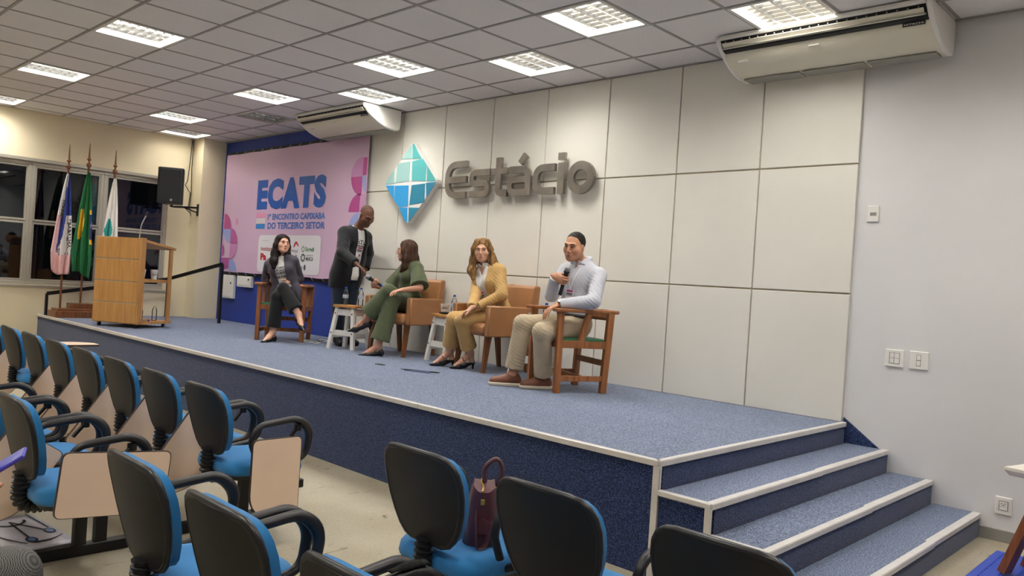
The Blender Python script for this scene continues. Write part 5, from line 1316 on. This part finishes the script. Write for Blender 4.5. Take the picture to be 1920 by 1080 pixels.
for sd, fd in (('L', fL), ('R', fR)):
    a = getattr(q, 'a'+sd); F = Vol(); F.chain([a-fd*.035-U*.045, a+fd*.06-U*.045, a+fd*.165-U*.058], [.042, .044, .034], .03); F.cap(a-fd*.01-U*.005, a+fd*.02-U*.02, .043, .043, .03)
    F.fn(a-U*.075, .3, lambda x, y, z: z+0*x+0*y, 'c'); F.fn(a+U*.012, .2, lambda x, y, z: -z+0*x+0*y, 'c'); so_ = garment(q, F, 'shoe', BRN, .0045)
    F = Vol(); F.chain([a-fd*.04-U*.075, a+fd*.06-U*.075, a+fd*.165-U*.075], [.045, .046, .040], .03); F.fn(a-U*.066, .3, lambda x, y, z: -z+0*x+0*y, 'c'); F.fn(a-U*.094, .3, lambda x, y, z: z+0*x+0*y, 'c')
    o = obj('sole', F.mesh('sole', SOLE, .0045, q.o), so_)
    for i in range(4):
        c_ = a+fd*(.050+.022*i)-U*(-.006+.011*i); lf_ = left_of(fd); MB().tube([c_-lf_*.026-q.o-U*.006, c_-q.o+U*.004, c_+lf_*.026-q.o-U*.006], .003, 6).build('lace', mat('lace_dark', '3a2a22', .8), so_, True)
HB = hair_mat('hair_black', '241c19', '0f0c0b'); F = Vol()
F.ell(loc(q.H, q.Rd, (0, .024, .040)), (.078, .096, .087), q.Rd, .01); F.fn(loc(q.H, q.Rd, (0, 0, 0)), .2, lambda x, y, z: z+1.5*y-.012-.004*np.cos(70*x)-.7*np.maximum(.026-np.abs(np.abs(x)-.042), 0)*(z > .05), 'c', q.Rd); F.fn(loc(q.H, q.Rd, (0, 0, 0)), .2, lambda x, y, z: z+.07+0*x+0*y, 'c', q.Rd)
strands(F, q.H, q.Rd, .2, 40, .0016); garment(q, F, 'hair', HB, .0045)
lanyard(q, sh, loc(q.N, q.Rs, (0, -.10, -.04)), Vector((q.Rs[:, 1]).tolist()), .055, .19, (.085, .115))
# watch and ring
wd = (q.wL-q.eL).normalized(); c_ = q.wL-wd*.012; R_ = frame(wd.orthogonal(), wd)
MB().tube([tuple(loc(c_, R_, (.030*math.cos(t), .030*math.sin(t), 0))-q.o) for t in [2*PI*i/20 for i in range(20)]], .009, 8, closed=True, sy=.4).build('watch_band', mat('watch_steel', '9c9a97', .3, .8), q.root, True)
nn = (U*.8-CF*.6).normalized(); nn = (nn-wd*nn.dot(wd)).normalized(); R_ = frame(wd, nn); wc = MB().lathe([(.018, 0), (.019, .006), (.016, .010)], 18).build('watch_case', mat('watch_black', '121214', .2), q.root, True)
M4 = Matrix([[*R_[i], 0] for i in range(3)]+[[0, 0, 0, 1]]); M4.translation = c_+nn*.030-q.o; wc.matrix_local = M4

# ------------------------------------------------------------------ woman in the mustard suit
q = make_person('woman in mustard suit with long blonde-brown hair and hands in her lap', CH3[:2], dict(pelvis=Vector((-3.275, -.40, S+.570)), neck=(912, 497), hipface=-56, chestface=-38, headface=-10, pitch=2, tilt=-3,
    head=(905, 471, -.04), elbowL=(941, 553, -1), wristL=(896, 576, -1), elbowR=(892, 553, -1), wristR=(884, 578, -1), kneeL=(866, 601, -1), kneeR=(851, 598, -1), ankleL=(881, 667, 1), ankleR=(843, 662, 1), groundL=.155, groundR=.155))
w3 = q; SKL = skin('skin_fair', 'd3a288'); fL, fR = facing(-66), facing(-68)
body_mesh(q, SKL, {'L': (fL, .135), 'R': (fR, .135)}, {'L': dict(d=(at(872, 584, depth_of(q.wL)-.02)-q.wL), n=-U, curl=(.4, .35, .25)), 'R': dict(d=(at(866, 588, depth_of(q.wR))-q.wR), n=-U, curl=(.4, .4, .2))})
face_parts(q.root, q.H, q.Rd, q.s, q.o, '4a3020', 'b0605a', fem=True)
MUS = cloth('mustard_suit', 'c09c64', .10, .8); WS = cloth('white_shirt', 'eceae6', .06, .75)
F = Vol(); torso_vol(q, F, .010); F.fn(loc(q.N, q.Rs, (0, -.06, .0)), .1, lambda x, y, z: np.maximum(np.abs(x)-.006-.45*np.maximum(z+.09, 0), -z-.09)+0*y, 'c', q.Rs)
shw = garment(q, F, 'shirt', WS)
Fc = Vol()
for x in (-1, 1): Fc.box(loc(q.N, q.Rs, (x*.040, -.062, .004)), (.030, .005, .024), frame(loc((0, 0, 0), q.Rs, (1, x*.5, -x*.6)), loc((0, 0, 0), q.Rs, (x*.5, -.2, 1))), .004, .004)
garment(q, Fc, 'collar', WS, .004)
F = Vol(); torso_vol(q, F, .024)
arm_vol(q, F, 'L', .018, .99, .035, .006); cut_end(F, q.eL, q.wL, .93, .09)
G = Vol(); arm_vol(q, G, 'R', .018, .99, .035, .006); cut_end(G, q.eR, q.wR, .93, .09); garment(q, G, 'sleeve', MUS)
F.fn(loc(q.N, q.Rs, (0, -.08, 0)), .36, lambda x, y, z: np.maximum(np.maximum(np.abs(x)-.012-.22*np.maximum(z+.36, 0), -z-.40), y-.02), 'c', q.Rs)
F.fn(loc(q.N, q.Rs, (0, 0, .012)), .12, lambda x, y, z: -z+.2*y+0*x, 'c', q.Rs)
for c_, r_, k_, a_ in ((q.eL, .16, (60, 20, 75), .007), (q.shL.lerp(q.eL, .5), .16, (45, 30, 60), .006), (q.P.lerp(q.N, .25), .2, (30, 30, 60), .005), (q.eL.lerp(q.wL, .5), .13, (60, 60, 40), .005)): folds(F, c_, r_, k_, a_)
jk = garment(q, F, 'jacket', MUS)
def lapels(q, jk, wfn, ztop, zbot, width, m):
    d = Vector((q.Rs[:, 1]).tolist())
    for x in (-1, 1):
        g = MB()
        def P(u, v):
            z = zbot+(ztop-zbot)*v; wd_ = width*(1.15 if .55 < v < .80 else (.45+.75*v if v <= .55 else .75)); return tuple(loc(q.N, q.Rs, (x*(wfn(z)+.006+wd_*u), -.25, z)))
        g.grid(P, 6, 24); o = decal(q, jk, g, q.N, d, 'lapel', m, .004, True); md = o.modifiers.new('s', 'SOLIDIFY'); md.thickness = .005; md.offset = 0
lapels(q, jk, lambda z: .012+.22*max(z+.36, 0), -.02, -.35, .045, MUS)
F = Vol(); F.ell(q.P.lerp(q.N, .02), (.176, .124, .125), q.Rh, .05)
for sd in 'LR': leg_vol(q, F, sd, .016, .90, .04, .030); cut_end(F, getattr(q, 'k'+sd), getattr(q, 'a'+sd), .82)
for sd in 'LR': folds(F, getattr(q, 'k'+sd), .14, (30, 30, 75), .005); folds(F, getattr(q, 'h'+sd), .18, (60, 45, 20), .005)
garment(q, F, 'trousers', MUS)
for sd, fd in (('L', fL), ('R', fR)):
    pump(q, sd, fd, .140, .070, mule=True, hf=.55); a = getattr(q, 'a'+sd); lf_ = left_of(fd)
    MB().tube([tuple(a+fd*.070-U*.080+lf_*(.036*math.cos(t))+(U*.95+fd*.4)*(.037*math.sin(t))-q.o) for t in [PI*i/10 for i in range(11)]], .005, 6).build('strap', PUMP, q.root, True)
HBL = hair_mat('hair_blonde', 'a07a48', '543a22', (55, 55, 3)); F = Vol(); c = lambda *p: loc(q.H, q.Rd, p)
F.ell(c(0, .024, .042), (.086, .098, .090), q.Rd, .02); F.ell(c(0, .065, -.06), (.082, .05, .13), q.Rd, .04)
for x in (-1, 1): F.chain([c(x*.050, -.030, .095), c(x*.080, -.028, .02), c(x*.090, -.015, -.09), c(x*.105, -.030, -.19), c(x*.085, -.055, -.27)], [.026, .026, .034, .038, .016], .03)
F.chain([c(.08, .05, -.05), c(.12, .05, -.16), c(.13, .03, -.25)], [.04, .04, .02], .03)
F.fn(c(0, -.06, -.025), .15, lambda x, y, z: np.maximum((x/.060)**2+(z/.098)**2-1, y-.035), 'c', q.Rd)
strands(F, q.H, q.Rd, .42, 40, .0032); garment(q, F, 'hair', HBL, .005)
lanyard(q, shw, loc(q.N, q.Rs, (-.012, -.10, -.08)), Vector((q.Rs[:, 1]).tolist()), .035, .16, (.055, .13), up_off=.024)
MB().sphere(tuple(c(.074, -.01, -.045)-q.o), .006, 8, 6).build('earring', mat('gold', 'd9b35a', .25, .9), q.root, True)

# ------------------------------------------------------------------ woman in olive green
q = make_person('woman in olive green jumpsuit and glasses, legs crossed, holding a microphone', CH2[:2], dict(pelvis=Vector((-4.71, -.37, S+.570)), neck=(772, 489), hipface=-45, chestface=-58, headface=-90, pitch=3,
    head=(762, 471, -.03), elbowL=(787, 540, -1), wristL=(754, 544, -1), elbowR=(727, 548, -1), wristR=(700, 536, -1), kneeL=(728, 546, -1), kneeR=(737, 560, -1), ankleL=(688, 596, 1), ankleR=(702, 655, 1), groundR=.12))
w2 = q; SKM = skin('skin_olive', 'c4927a'); fL, fR = (facing(-88)-U*.25).normalized(), facing(-82)
axm = (at(677, 518, depth_of(q.wR)-.02)-at(706, 536, depth_of(q.wR)+.02)).normalized()
gd, gn, gc = grip(q.wR, axm, CU*.55-CF*.75-CR*.3, .88); mich = gc+axm*.105; mict = gc-axm*.15
body_mesh(q, SKM, {'L': (fL, .105), 'R': (fR, .115)}, {'L': dict(d=(q.wL-q.eL), n=-U, curl=(.4, .4, .3)), 'R': dict(d=gd, n=gn, curl=(1.0, 1.15, .8), spread=.02, thumb=(.35, .75, .7))})
face_parts(q.root, q.H, q.Rd, q.s, q.o, '33211a', 'ad6a60', fem=True)
microphone(mich, mict, 'black handheld microphone with a blue ring in the hand of the woman in green', '2f6fd0')
OLV = cloth('olive_fabric', '525a41', .10, .85); F = Vol(); torso_vol(q, F, .018)
F.ell(q.P.lerp(q.N, .04), (.178, .128, .13), q.Rh, .05)
for sd in 'LR': arm_vol(q, F, sd, .024, .49, .04, .045); cut_end(F, getattr(q, 'sh'+sd), getattr(q, 'e'+sd), .92, .16)
leg_vol(q, F, 'L', .022, .93, .035, .055, 1.02); cut_end(F, q.kL, q.aL, .84, .16); leg_vol(q, F, 'R', .020, .97, .035, .050, 1.02); cut_end(F, q.kR, q.aR, .90, .15)
F.fn(loc(q.N, q.Rs, (0, -.01, .018)), .11, lambda x, y, z: -z+.25*y+0*x, 'c', q.Rs)
F.fn(q.P.lerp(q.N, .30), .17, lambda x, y, z: (.010*np.exp(-(z/.022)**2)+0*x+0*y).astype(np.float32), 'd', q.Rm)
for c_, r_, k_, a_ in ((q.kL, .18, (30, 40, 60), .006), (q.kL.lerp(q.aL, .7), .2, (70, 50, 12), .007), (q.kR.lerp(q.aR, .6), .22, (80, 60, 8), .007), (q.P, .2, (50, 40, 30), .006), (q.shL.lerp(q.eL, .6), .16, (60, 40, 10), .006), (q.N.lerp(q.P, .5), .16, (30, 30, 50), .004)): folds(F, c_, r_, k_, a_)
garment(q, F, 'jumpsuit', OLV)
for sd, fd in (('L', fL), ('R', fR)): pump(q, sd, fd, .105 if sd == 'L' else .115, .055)
HBR = hair_mat('hair_brown', '5d4030', '2a1a12', (70, 70, 6)); F = Vol(); c = lambda *p: loc(q.H, q.Rd, p)
F.ell(c(0, .026, .042), (.086, .100, .090), q.Rd, .02); F.ell(c(0, .062, -.06), (.085, .060, .13), q.Rd, .04)
for x in (-1, 1): F.chain([c(x*.055, -.020, .080), c(x*.080, -.010, .0), c(x*.088, .005, -.09), c(x*.090, -.005, -.18), c(x*.075, -.045, -.225)], [.028, .032, .038, .036, .018], .03)
F.chain([c(0, .08, -.08), c(0, .10, -.18), c(.02, .085, -.24)], [.06, .055, .025], .04)
F.fn(c(0, -.065, -.025), .15, lambda x, y, z: np.maximum((x/.066)**2+(z/.100)**2-1, y-.028), 'c', q.Rd)
strands(F, q.H, q.Rd, .42, 40, .0032); garment(q, F, 'hair', HBR, .005)
GL = mat('glasses_metal', 'c9b27c', .3, .8)
for x in (-1, 1): MB().tube([tuple(c(x*.032+.022*math.cos(t), -.104+.010*abs(math.cos(t))*(1 if math.cos(t)*x > 0 else 0), .004+.018*math.sin(t))-q.o) for t in [2*PI*i/18 for i in range(18)]], .0016, 6, closed=True).build('glasses_rim', GL, q.root, True)
MB().tube([tuple(c(-.010, -.106, .008)-q.o), tuple(c(.010, -.106, .008)-q.o)], .0016, 6).tube([tuple(c(.056, -.094, .008)-q.o), tuple(c(.078, .0, .006)-q.o)], .0016, 6).tube([tuple(c(-.056, -.094, .008)-q.o), tuple(c(-.078, .0, .006)-q.o)], .0016, 6).build('glasses_arm', GL, q.root, True)

# ------------------------------------------------------------------ woman in the grey jacket
q = make_person('woman with long dark hair in grey jacket and black trousers, legs crossed', CH1[:2], dict(pelvis=Vector((-6.53, -.83, S+.565)), neck=(525, 480), hipface=2, chestface=4, headface=40, pitch=-5, tilt=3,
    head=(530, 458, -.05), elbowL=(560, 522, 1), wristL=(543, 529, -1), elbowR=(500, 524, 1), wristR=(518, 528, -1), kneeL=(520, 556, -1), kneeR=(531, 541, -1), ankleL=(511, 627, 1), ankleR=(560, 590, -1), groundL=.12))
w1 = q; fL, fR = facing(-22), (facing(38)-U*.35).normalized(); SKW = skin('skin_light', 'd8a58c')
mich = at(543, 537, depth_of(q.wL)-.20); mict = mich+(CF*.9-CR*.15+CU*.25)*.25
body_mesh(q, SKW, {'L': (fL, .115), 'R': (fR, .105)}, {'L': dict(d=(-CF*.75-CU*.45-CR*.35), n=(-CR*.8+CF*.1-CU*.3), curl=(.6, .7, .4)), 'R': dict(d=(CR*.45-CU*.55-CF*.5), n=(-CU*.7+CF*.5), curl=(.35, .4, .3))})
face_parts(q.root, q.H, q.Rd, q.s, q.o, '1d1512', 'b8625c', fem=True)
microphone(mich, mict, 'handheld microphone with pale grille resting in the lap of the woman in grey')
TEE = cloth('white_tee', 'e8e6e4', .06, .8); F = Vol(); torso_vol(q, F, .010); F.fn(loc(q.N, q.Rs, (0, -.03, .010)), .12, lambda x, y, z: -z+.45*y+0*x, 'c', q.Rs); tee = garment(q, F, 'tee_shirt', TEE)
def tee_print(q, tee, lines, w_, z0, dz):
    d = Vector((q.Rs[:, 1]).tolist())
    for i, (s_, neg) in enumerate(lines):
        zc = z0-dz*i; m = MB()
        if neg:
            m.grid(lambda u, v: tuple(loc(q.N, q.Rs, ((u-.5)*w_*1.08, -.2, zc+(v-.5)*dz*.92))), 10, 3); decal(q, tee, m, q.N, d, 'print_bar', INK, .003); m = MB()
        text_on(m, s_, lambda u, v: tuple(loc(q.N, q.Rs, ((u-.5)*w_*(1 if True else -1), -.2, zc+(v-.5)*dz*.68))), .03); decal(q, tee, m, q.N, d, 'print_lettering', TEE if neg else INK, .0045)
tee_print(q, tee, (('ENTIDADES', True), ('EM TERCEIRO SETOR', False), ('MAIS FORTE', False)), .17, -.155, .05)
GRJ = cloth('grey_jacket', '4b4753', .10, .85); F = Vol(); torso_vol(q, F, .026)
for sd in 'LR':
    G = Vol(); arm_vol(q, G, sd, .022, .80, .035, .008); cut_end(G, getattr(q, 'e'+sd), getattr(q, 'w'+sd), .50, .10); folds(G, getattr(q, 'e'+sd), .15, (60, 20, 70), .006); folds(G, getattr(q, 'sh'+sd).lerp(getattr(q, 'e'+sd), .5), .15, (45, 30, 50), .005); garment(q, G, 'sleeve', GRJ); F.chain([loc(q.P, q.Rh, ((.13 if sd == 'L' else -.13), -.04, .05)), loc(q.P, q.Rh, ((.17 if sd == 'L' else -.17), -.10, -.10))], [.06, .035], .05)
F.fn(loc(q.N, q.Rs, (0, -.08, -.2)), .5, lambda x, y, z: np.maximum(np.abs(x)-.060+.03*np.clip((-z)*4, 0, 1), y-.02), 'c', q.Rs); F.fn(loc(q.N, q.Rs, (0, 0, .015)), .12, lambda x, y, z: -z+.1*y+0*x, 'c', q.Rs)
for c_, r_, k_, a_ in ((q.eL, .15, (60, 20, 70), .006), (q.eR, .15, (60, 30, 70), .006), (q.shL.lerp(q.eL, .5), .15, (45, 30, 50), .005), (q.shR.lerp(q.eR, .5), .15, (45, 30, 50), .005)): folds(F, c_, r_, k_, a_)
jk = garment(q, F, 'jacket', GRJ)
lapels(q, jk, lambda z: .060-.03*min(max((-.2-z)*4, 0), 1), -.03, -.30, .042, GRJ)
BLT = cloth('black_trousers', '141417', .10, .85); F = Vol(); F.ell(q.P.lerp(q.N, .02), (.174, .122, .125), q.Rh, .05)
leg_vol(q, F, 'L', .016, .93, .035, .030); cut_end(F, q.kL, q.aL, .88); leg_vol(q, F, 'R', .016, .90, .035, .035); cut_end(F, q.kR, q.aR, .82)
for c_ in (q.kL, q.kR): folds(F, c_, .16, (30, 40, 60), .005)
garment(q, F, 'trousers', BLT)
pump(q, 'L', fL, .115, .055); pump(q, 'R', fR, .105, .055)
HBK = hair_mat('hair_dark', '2a1f1c', '0e0a09', (70, 70, 5)); F = Vol(); c = lambda *p: loc(q.H, q.Rd, p)
F.ell(c(0, .026, .042), (.085, .098, .088), q.Rd, .02); F.ell(c(0, .055, -.06), (.084, .055, .14), q.Rd, .04)
F.chain([c(-.055, -.015, .07), c(-.080, .0, -.02), c(-.085, .02, -.12), c(-.095, .0, -.22), c(-.10, -.02, -.30)], [.028, .032, .040, .045, .025], .03)
F.chain([c(.055, .005, .07), c(.078, .02, -.02), c(.085, .02, -.12), c(.085, -.02, -.20), c(.06, -.06, -.25)], [.026, .030, .034, .032, .016], .03)
F.fn(c(0, -.062, -.025), .15, lambda x, y, z: np.maximum((x/.068)**2+(z/.100)**2-1, y-.040), 'c', q.Rd)
strands(F, q.H, q.Rd, .42, 30, .003); garment(q, F, 'hair', HBK, .005)
MB().sphere(tuple(c(-.076, -.0, -.045)-q.o), .006, 8, 6).build('earring', mat('gold', 'd9b35a', .25, .9), q.root, True)
ph = thing('smartphone', 'smartphone lying on the arm of the wooden chair by the banner', 'phone', (CH1[0]+math.cos(CH1[2])*.27+math.sin(CH1[2])*.10, CH1[1]+math.sin(CH1[2])*.27-math.cos(CH1[2])*.10, S+.6935), CH1[2]+.3)
MB().box(-.036, .036, -.075, .075, 0, .008, .003).build('case', mat('phone_case', '2b2b30', .4), ph); MB().box(-.033, .033, -.072, .072, .008, .0088).build('screen', mat('phone_screen', '9aa0ab', .15), ph)

# ------------------------------------------------------------------ standing man
dS = depth_of((-5.77, -.50, 1))
q = make_person('standing man in black jacket and white tee bending to hand over a microphone', (-5.77, -.50), dict(male=True, pelvis=at(650, 514, dS), neck=(673, 415), nsg=-1, hipface=48, chestface=54, headface=42, pitch=36, tilt=0,
    head=(688, 405, -.10), elbowR=(642, 474, -1), wristR=(668, 495, -1), elbowL=(690, 475, 1), wristL=(684, 506, -1), kneeL=(657, 577, -1), kneeR=(645, 578, -1), ankleL=(657, 632, 1), ankleR=(642, 632, 1), groundL=.10, groundR=.10))
for sd in 'LR':
    hp = getattr(q, 'h'+sd); ln_ = hp.z-S-.10; setattr(q, 'k'+sd, hp-U*(ln_*.5)-HF*.02); setattr(q, 'a'+sd, Vector((hp.x, hp.y, S+.10))+HF*.03)
sm = q; SKD = skin('skin_deep', '6b4636'); fL, fR = facing(45), facing(25)
body_mesh(q, SKD, {'L': (fL, .09), 'R': (fR, .09)}, {'R': dict(d=(CR*.75-CU*.55-CF*.2), n=(-CU*.8-CR*.3), curl=(.35, .5, .3)), 'L': dict(d=(-CU*.6-CF*.6-CR*.2), n=(-CR*.9), curl=(.7, .7, .4))})
face_parts(q.root, q.H, q.Rd, q.s, q.o, '1a1210', '5e3a32', lids=.4)
F = Vol(); torso_vol(q, F, .014); F.ell(q.P, (.180, .136, .15), q.Rh, .05); F.fn(q.P-U*.07, .4, lambda x, y, z: z+0*x+0*y, 'c'); F.fn(loc(q.N, q.Rs, (0, -.03, .015)), .13, lambda x, y, z: -z+.4*y+0*x, 'c', q.Rs); tee = garment(q, F, 'tee_shirt', TEE)
tee_print(q, tee, (('ECHUV', True), ('E TERCEIRO', False)), .17, -.145, .055)
BJ = cloth('black_jacket', '1d1e22', .10, .8); F = Vol(); torso_vol(q, F, .032); F.ell(q.P.lerp(q.N, -.12), (.208, .165, .26), q.Rh, .06); F.ell(q.P.lerp(q.N, .3), (.195, .15, .26), q.Rh, .06)
for sd in 'LR': arm_vol(q, F, sd, .024, .99, .04, .006); cut_end(F, getattr(q, 'e'+sd), getattr(q, 'w'+sd), .93, .09)
F.fn(loc(q.N, q.Rs, (0, -.08, -.3)), .62, lambda x, y, z: np.maximum(np.abs(x)-.062+.0*z, y-.02), 'c', q.Rs); F.fn(loc(q.N, q.Rs, (0, 0, .02)), .13, lambda x, y, z: -z+.1*y+0*x, 'c', q.Rs)
F.fn(q.P-U*.17, .4, lambda x, y, z: z+0*x+0*y, 'c')
for c_, r_, k_, a_ in ((q.eR, .17, (60, 20, 70), .006), (q.shR.lerp(q.eR, .5), .17, (45, 30, 55), .006), (q.P, .25, (30, 30, 40), .005)): folds(F, c_, r_, k_, a_)
jk = garment(q, F, 'jacket', BJ)
lapels(q, jk, lambda z: .062, -.02, -.34, .05, BJ)
JN = cloth('dark_jeans', '1d2836', .15, .9); F = Vol(); F.ell(q.P.lerp(q.N, .02), (.180, .130, .125), q.Rh, .05)
for sd in 'LR': leg_vol(q, F, sd, .018, .97, .035, .02)
for sd in 'LR': folds(F, getattr(q, 'k'+sd), .2, (30, 20, 60), .005); cut_end(F, getattr(q, 'k'+sd), getattr(q, 'a'+sd), .95)
garment(q, F, 'trousers', JN)
for sd, fd in (('L', fL), ('R', fR)):
    a = getattr(q, 'a'+sd); F = Vol(); F.chain([a-fd*.035-U*.05, a+fd*.06-U*.05, a+fd*.165-U*.062], [.042, .044, .034], .03); F.cap(a, a-U*.03, .045, .045, .03); F.fn(a-U*.095, .3, lambda x, y, z: z+0*x+0*y, 'c'); garment(q, F, 'shoe', mat('black_shoe', '1b1a1b', .45), .005)
F = Vol(); F.ell(loc(q.H, q.Rd, (0, .021, .037)), (.0765, .0965, .0855), q.Rd, .01); F.fn(q.H, .2, lambda x, y, z: y*.75+z*.62-.055+0*x, 'c', q.Rd); F.fn(loc(q.H, q.Rd, (0, 0, -.03)), .2, lambda x, y, z: z+.3*y+0*x, 'c', q.Rd)
garment(q, F, 'hair', mat('stubble', '5a4235', .9, var=(120, .35)), .0045)
lanyard(q, tee, loc(q.N, q.Rs, (0, -.11, -.10)), Vector((q.Rs[:, 1]).tolist()), .045, .10, (.085, .13))

# ------------------------------------------------------------------ seated visitor at the edge of the hall, checking a phone
q = make_person('visitor in grey checked trousers holding a phone in a purple case', (-.48, -5.56), dict(stage=False, male=True, pelvis=Vector((-.50, -5.66, .55)), neck=(-300, 700), neckpos=Vector((-.50, -5.70, 1.06)), hipface=132, chestface=132, headface=132, pitch=30,
    head=(-420, 620, 0), elbowL=(-330, 900, 1), wristL=(-120, 900, 1), elbowR=(-80, 980, 1), wristR=(-45, 905, 1), kneeL=(-160, 1050, 1), kneeR=(20, 1062, 1), ankleL=(-160, 1300, 1), ankleR=(60, 1300, 1)))
q.Rh = frame(Vector((-1, 0, 0)), U); q.Rs = q.Rm = q.Rd = q.Rh
q.H = Vector((-.50, -5.66, 1.24)); q.shL = Vector((-.68, -5.69, 1.0)); q.shR = Vector((-.32, -5.69, 1.0)); q.hL = Vector((-.60, -5.64, .52)); q.hR = Vector((-.40, -5.64, .52))
q.kL = Vector((-.70, -5.26, .47)); q.kR = Vector((-.36, -5.235, .515)); q.aL = Vector((-.66, -5.17, .10)); q.aR = Vector((-.38, -5.17, .10)); q.eL = Vector((-.76, -5.58, .74)); q.eR = Vector((-.34, -5.55, .73)); q.wL = Vector((-.72, -5.34, .73)); q.wR = Vector((-.60, -5.33, .68))
for nm in ('H', 'P', 'N', 'shL', 'shR', 'hL', 'hR', 'kL', 'kR', 'aL', 'aR', 'eL', 'eR', 'wL', 'wR'): setattr(q, nm, getattr(q, nm)+Vector((-.05, -.035, 0 if nm[0] == 'a' else -.015)))
body_mesh(q, SK, {'L': (Vector((0, 1, 0)), .085), 'R': (Vector((0, 1, 0)), .085)}, {'L': dict(d=(.1, 1, .2), n=(0, 0, 1), curl=(.5, .6, .4)), 'R': dict(d=(-.75, .75, .25), n=(0, 0, 1), curl=(.4, .5, .3))})
face_parts(q.root, q.H, q.Rd, q.s, q.o, '2a1d17', '9a5f52')
F = Vol(); torso_vol(q, F, .016)
for sd in 'LR': arm_vol(q, F, sd, .016, .99, .035); cut_end(F, getattr(q, 'e'+sd), getattr(q, 'w'+sd), .9, .09)
F.box((-.52, -5.40, .575), (.09, .10, .012), None, .008, .02)
garment(q, F, 'shirt', WS, .008)
def check_mat():
    m = mat('grey_check', '4a4a4c', .9); nt = m.node_tree; b = nt.nodes['Principled BSDF']; tc = nt.nodes.new('ShaderNodeTexCoord'); ck = nt.nodes.new('ShaderNodeTexChecker'); ck.inputs['Scale'].default_value = 330
    ck.inputs['Color1'].default_value = lin('2c2c2f'); ck.inputs['Color2'].default_value = lin('8f8d8a'); nt.links.new(tc.outputs['Object'], ck.inputs['Vector']); nt.links.new(ck.outputs['Color'], b.inputs['Base Color']); return m
F = Vol(); F.ell(q.P, (.18, .135, .12), q.Rh, .05)
for sd in 'LR': leg_vol(q, F, sd, .022, .97, .04, .02)
garment(q, F, 'trousers', check_mat(), .007)
F = Vol()
for sd in 'LR':
    a = getattr(q, 'a'+sd); fd = Vector((0, 1, 0)); F = Vol(); F.chain([a-fd*.035-U*.05, a+fd*.06-U*.05, a+fd*.165-U*.062], [.042, .044, .034], .03); F.fn(a-U*.095, .3, lambda x, y, z: z+0*x+0*y, 'c'); garment(q, F, 'shoe', mat('black_shoe', '1b1a1b', .45), .006)
F = Vol(); F.ell(loc(q.H, q.Rd, (0, .022, .042)), (.080, .099, .090), q.Rd, .01); F.fn(q.H, .2, lambda x, y, z: z+1.5*y-.012+0*x, 'c', q.Rd); F.fn(q.H, .2, lambda x, y, z: z+.07+0*x+0*y, 'c', q.Rd); garment(q, F, 'hair', HB, .006)
vp = thing('smartphone', 'smartphone in a purple case held by the seated visitor', 'phone', (-.755, -5.225, .748), 0)
vp.rotation_euler = (math.radians(35), math.radians(10), math.radians(-20))
MB().box(-.042, .042, -.085, .085, -.006, .006, .004).build('case', mat('purple_case', '3b35a8', .35), vp); MB().box(-.037, .037, -.079, .079, .006, .0068).build('screen', mat('visitor_screen', '3a3f86', .15, emit=('4a52b0', .5)), vp)
auditorium_chair(-.55, ROWC-.03, 'blue tablet chair with the visitor in checked trousers sitting on it', None)
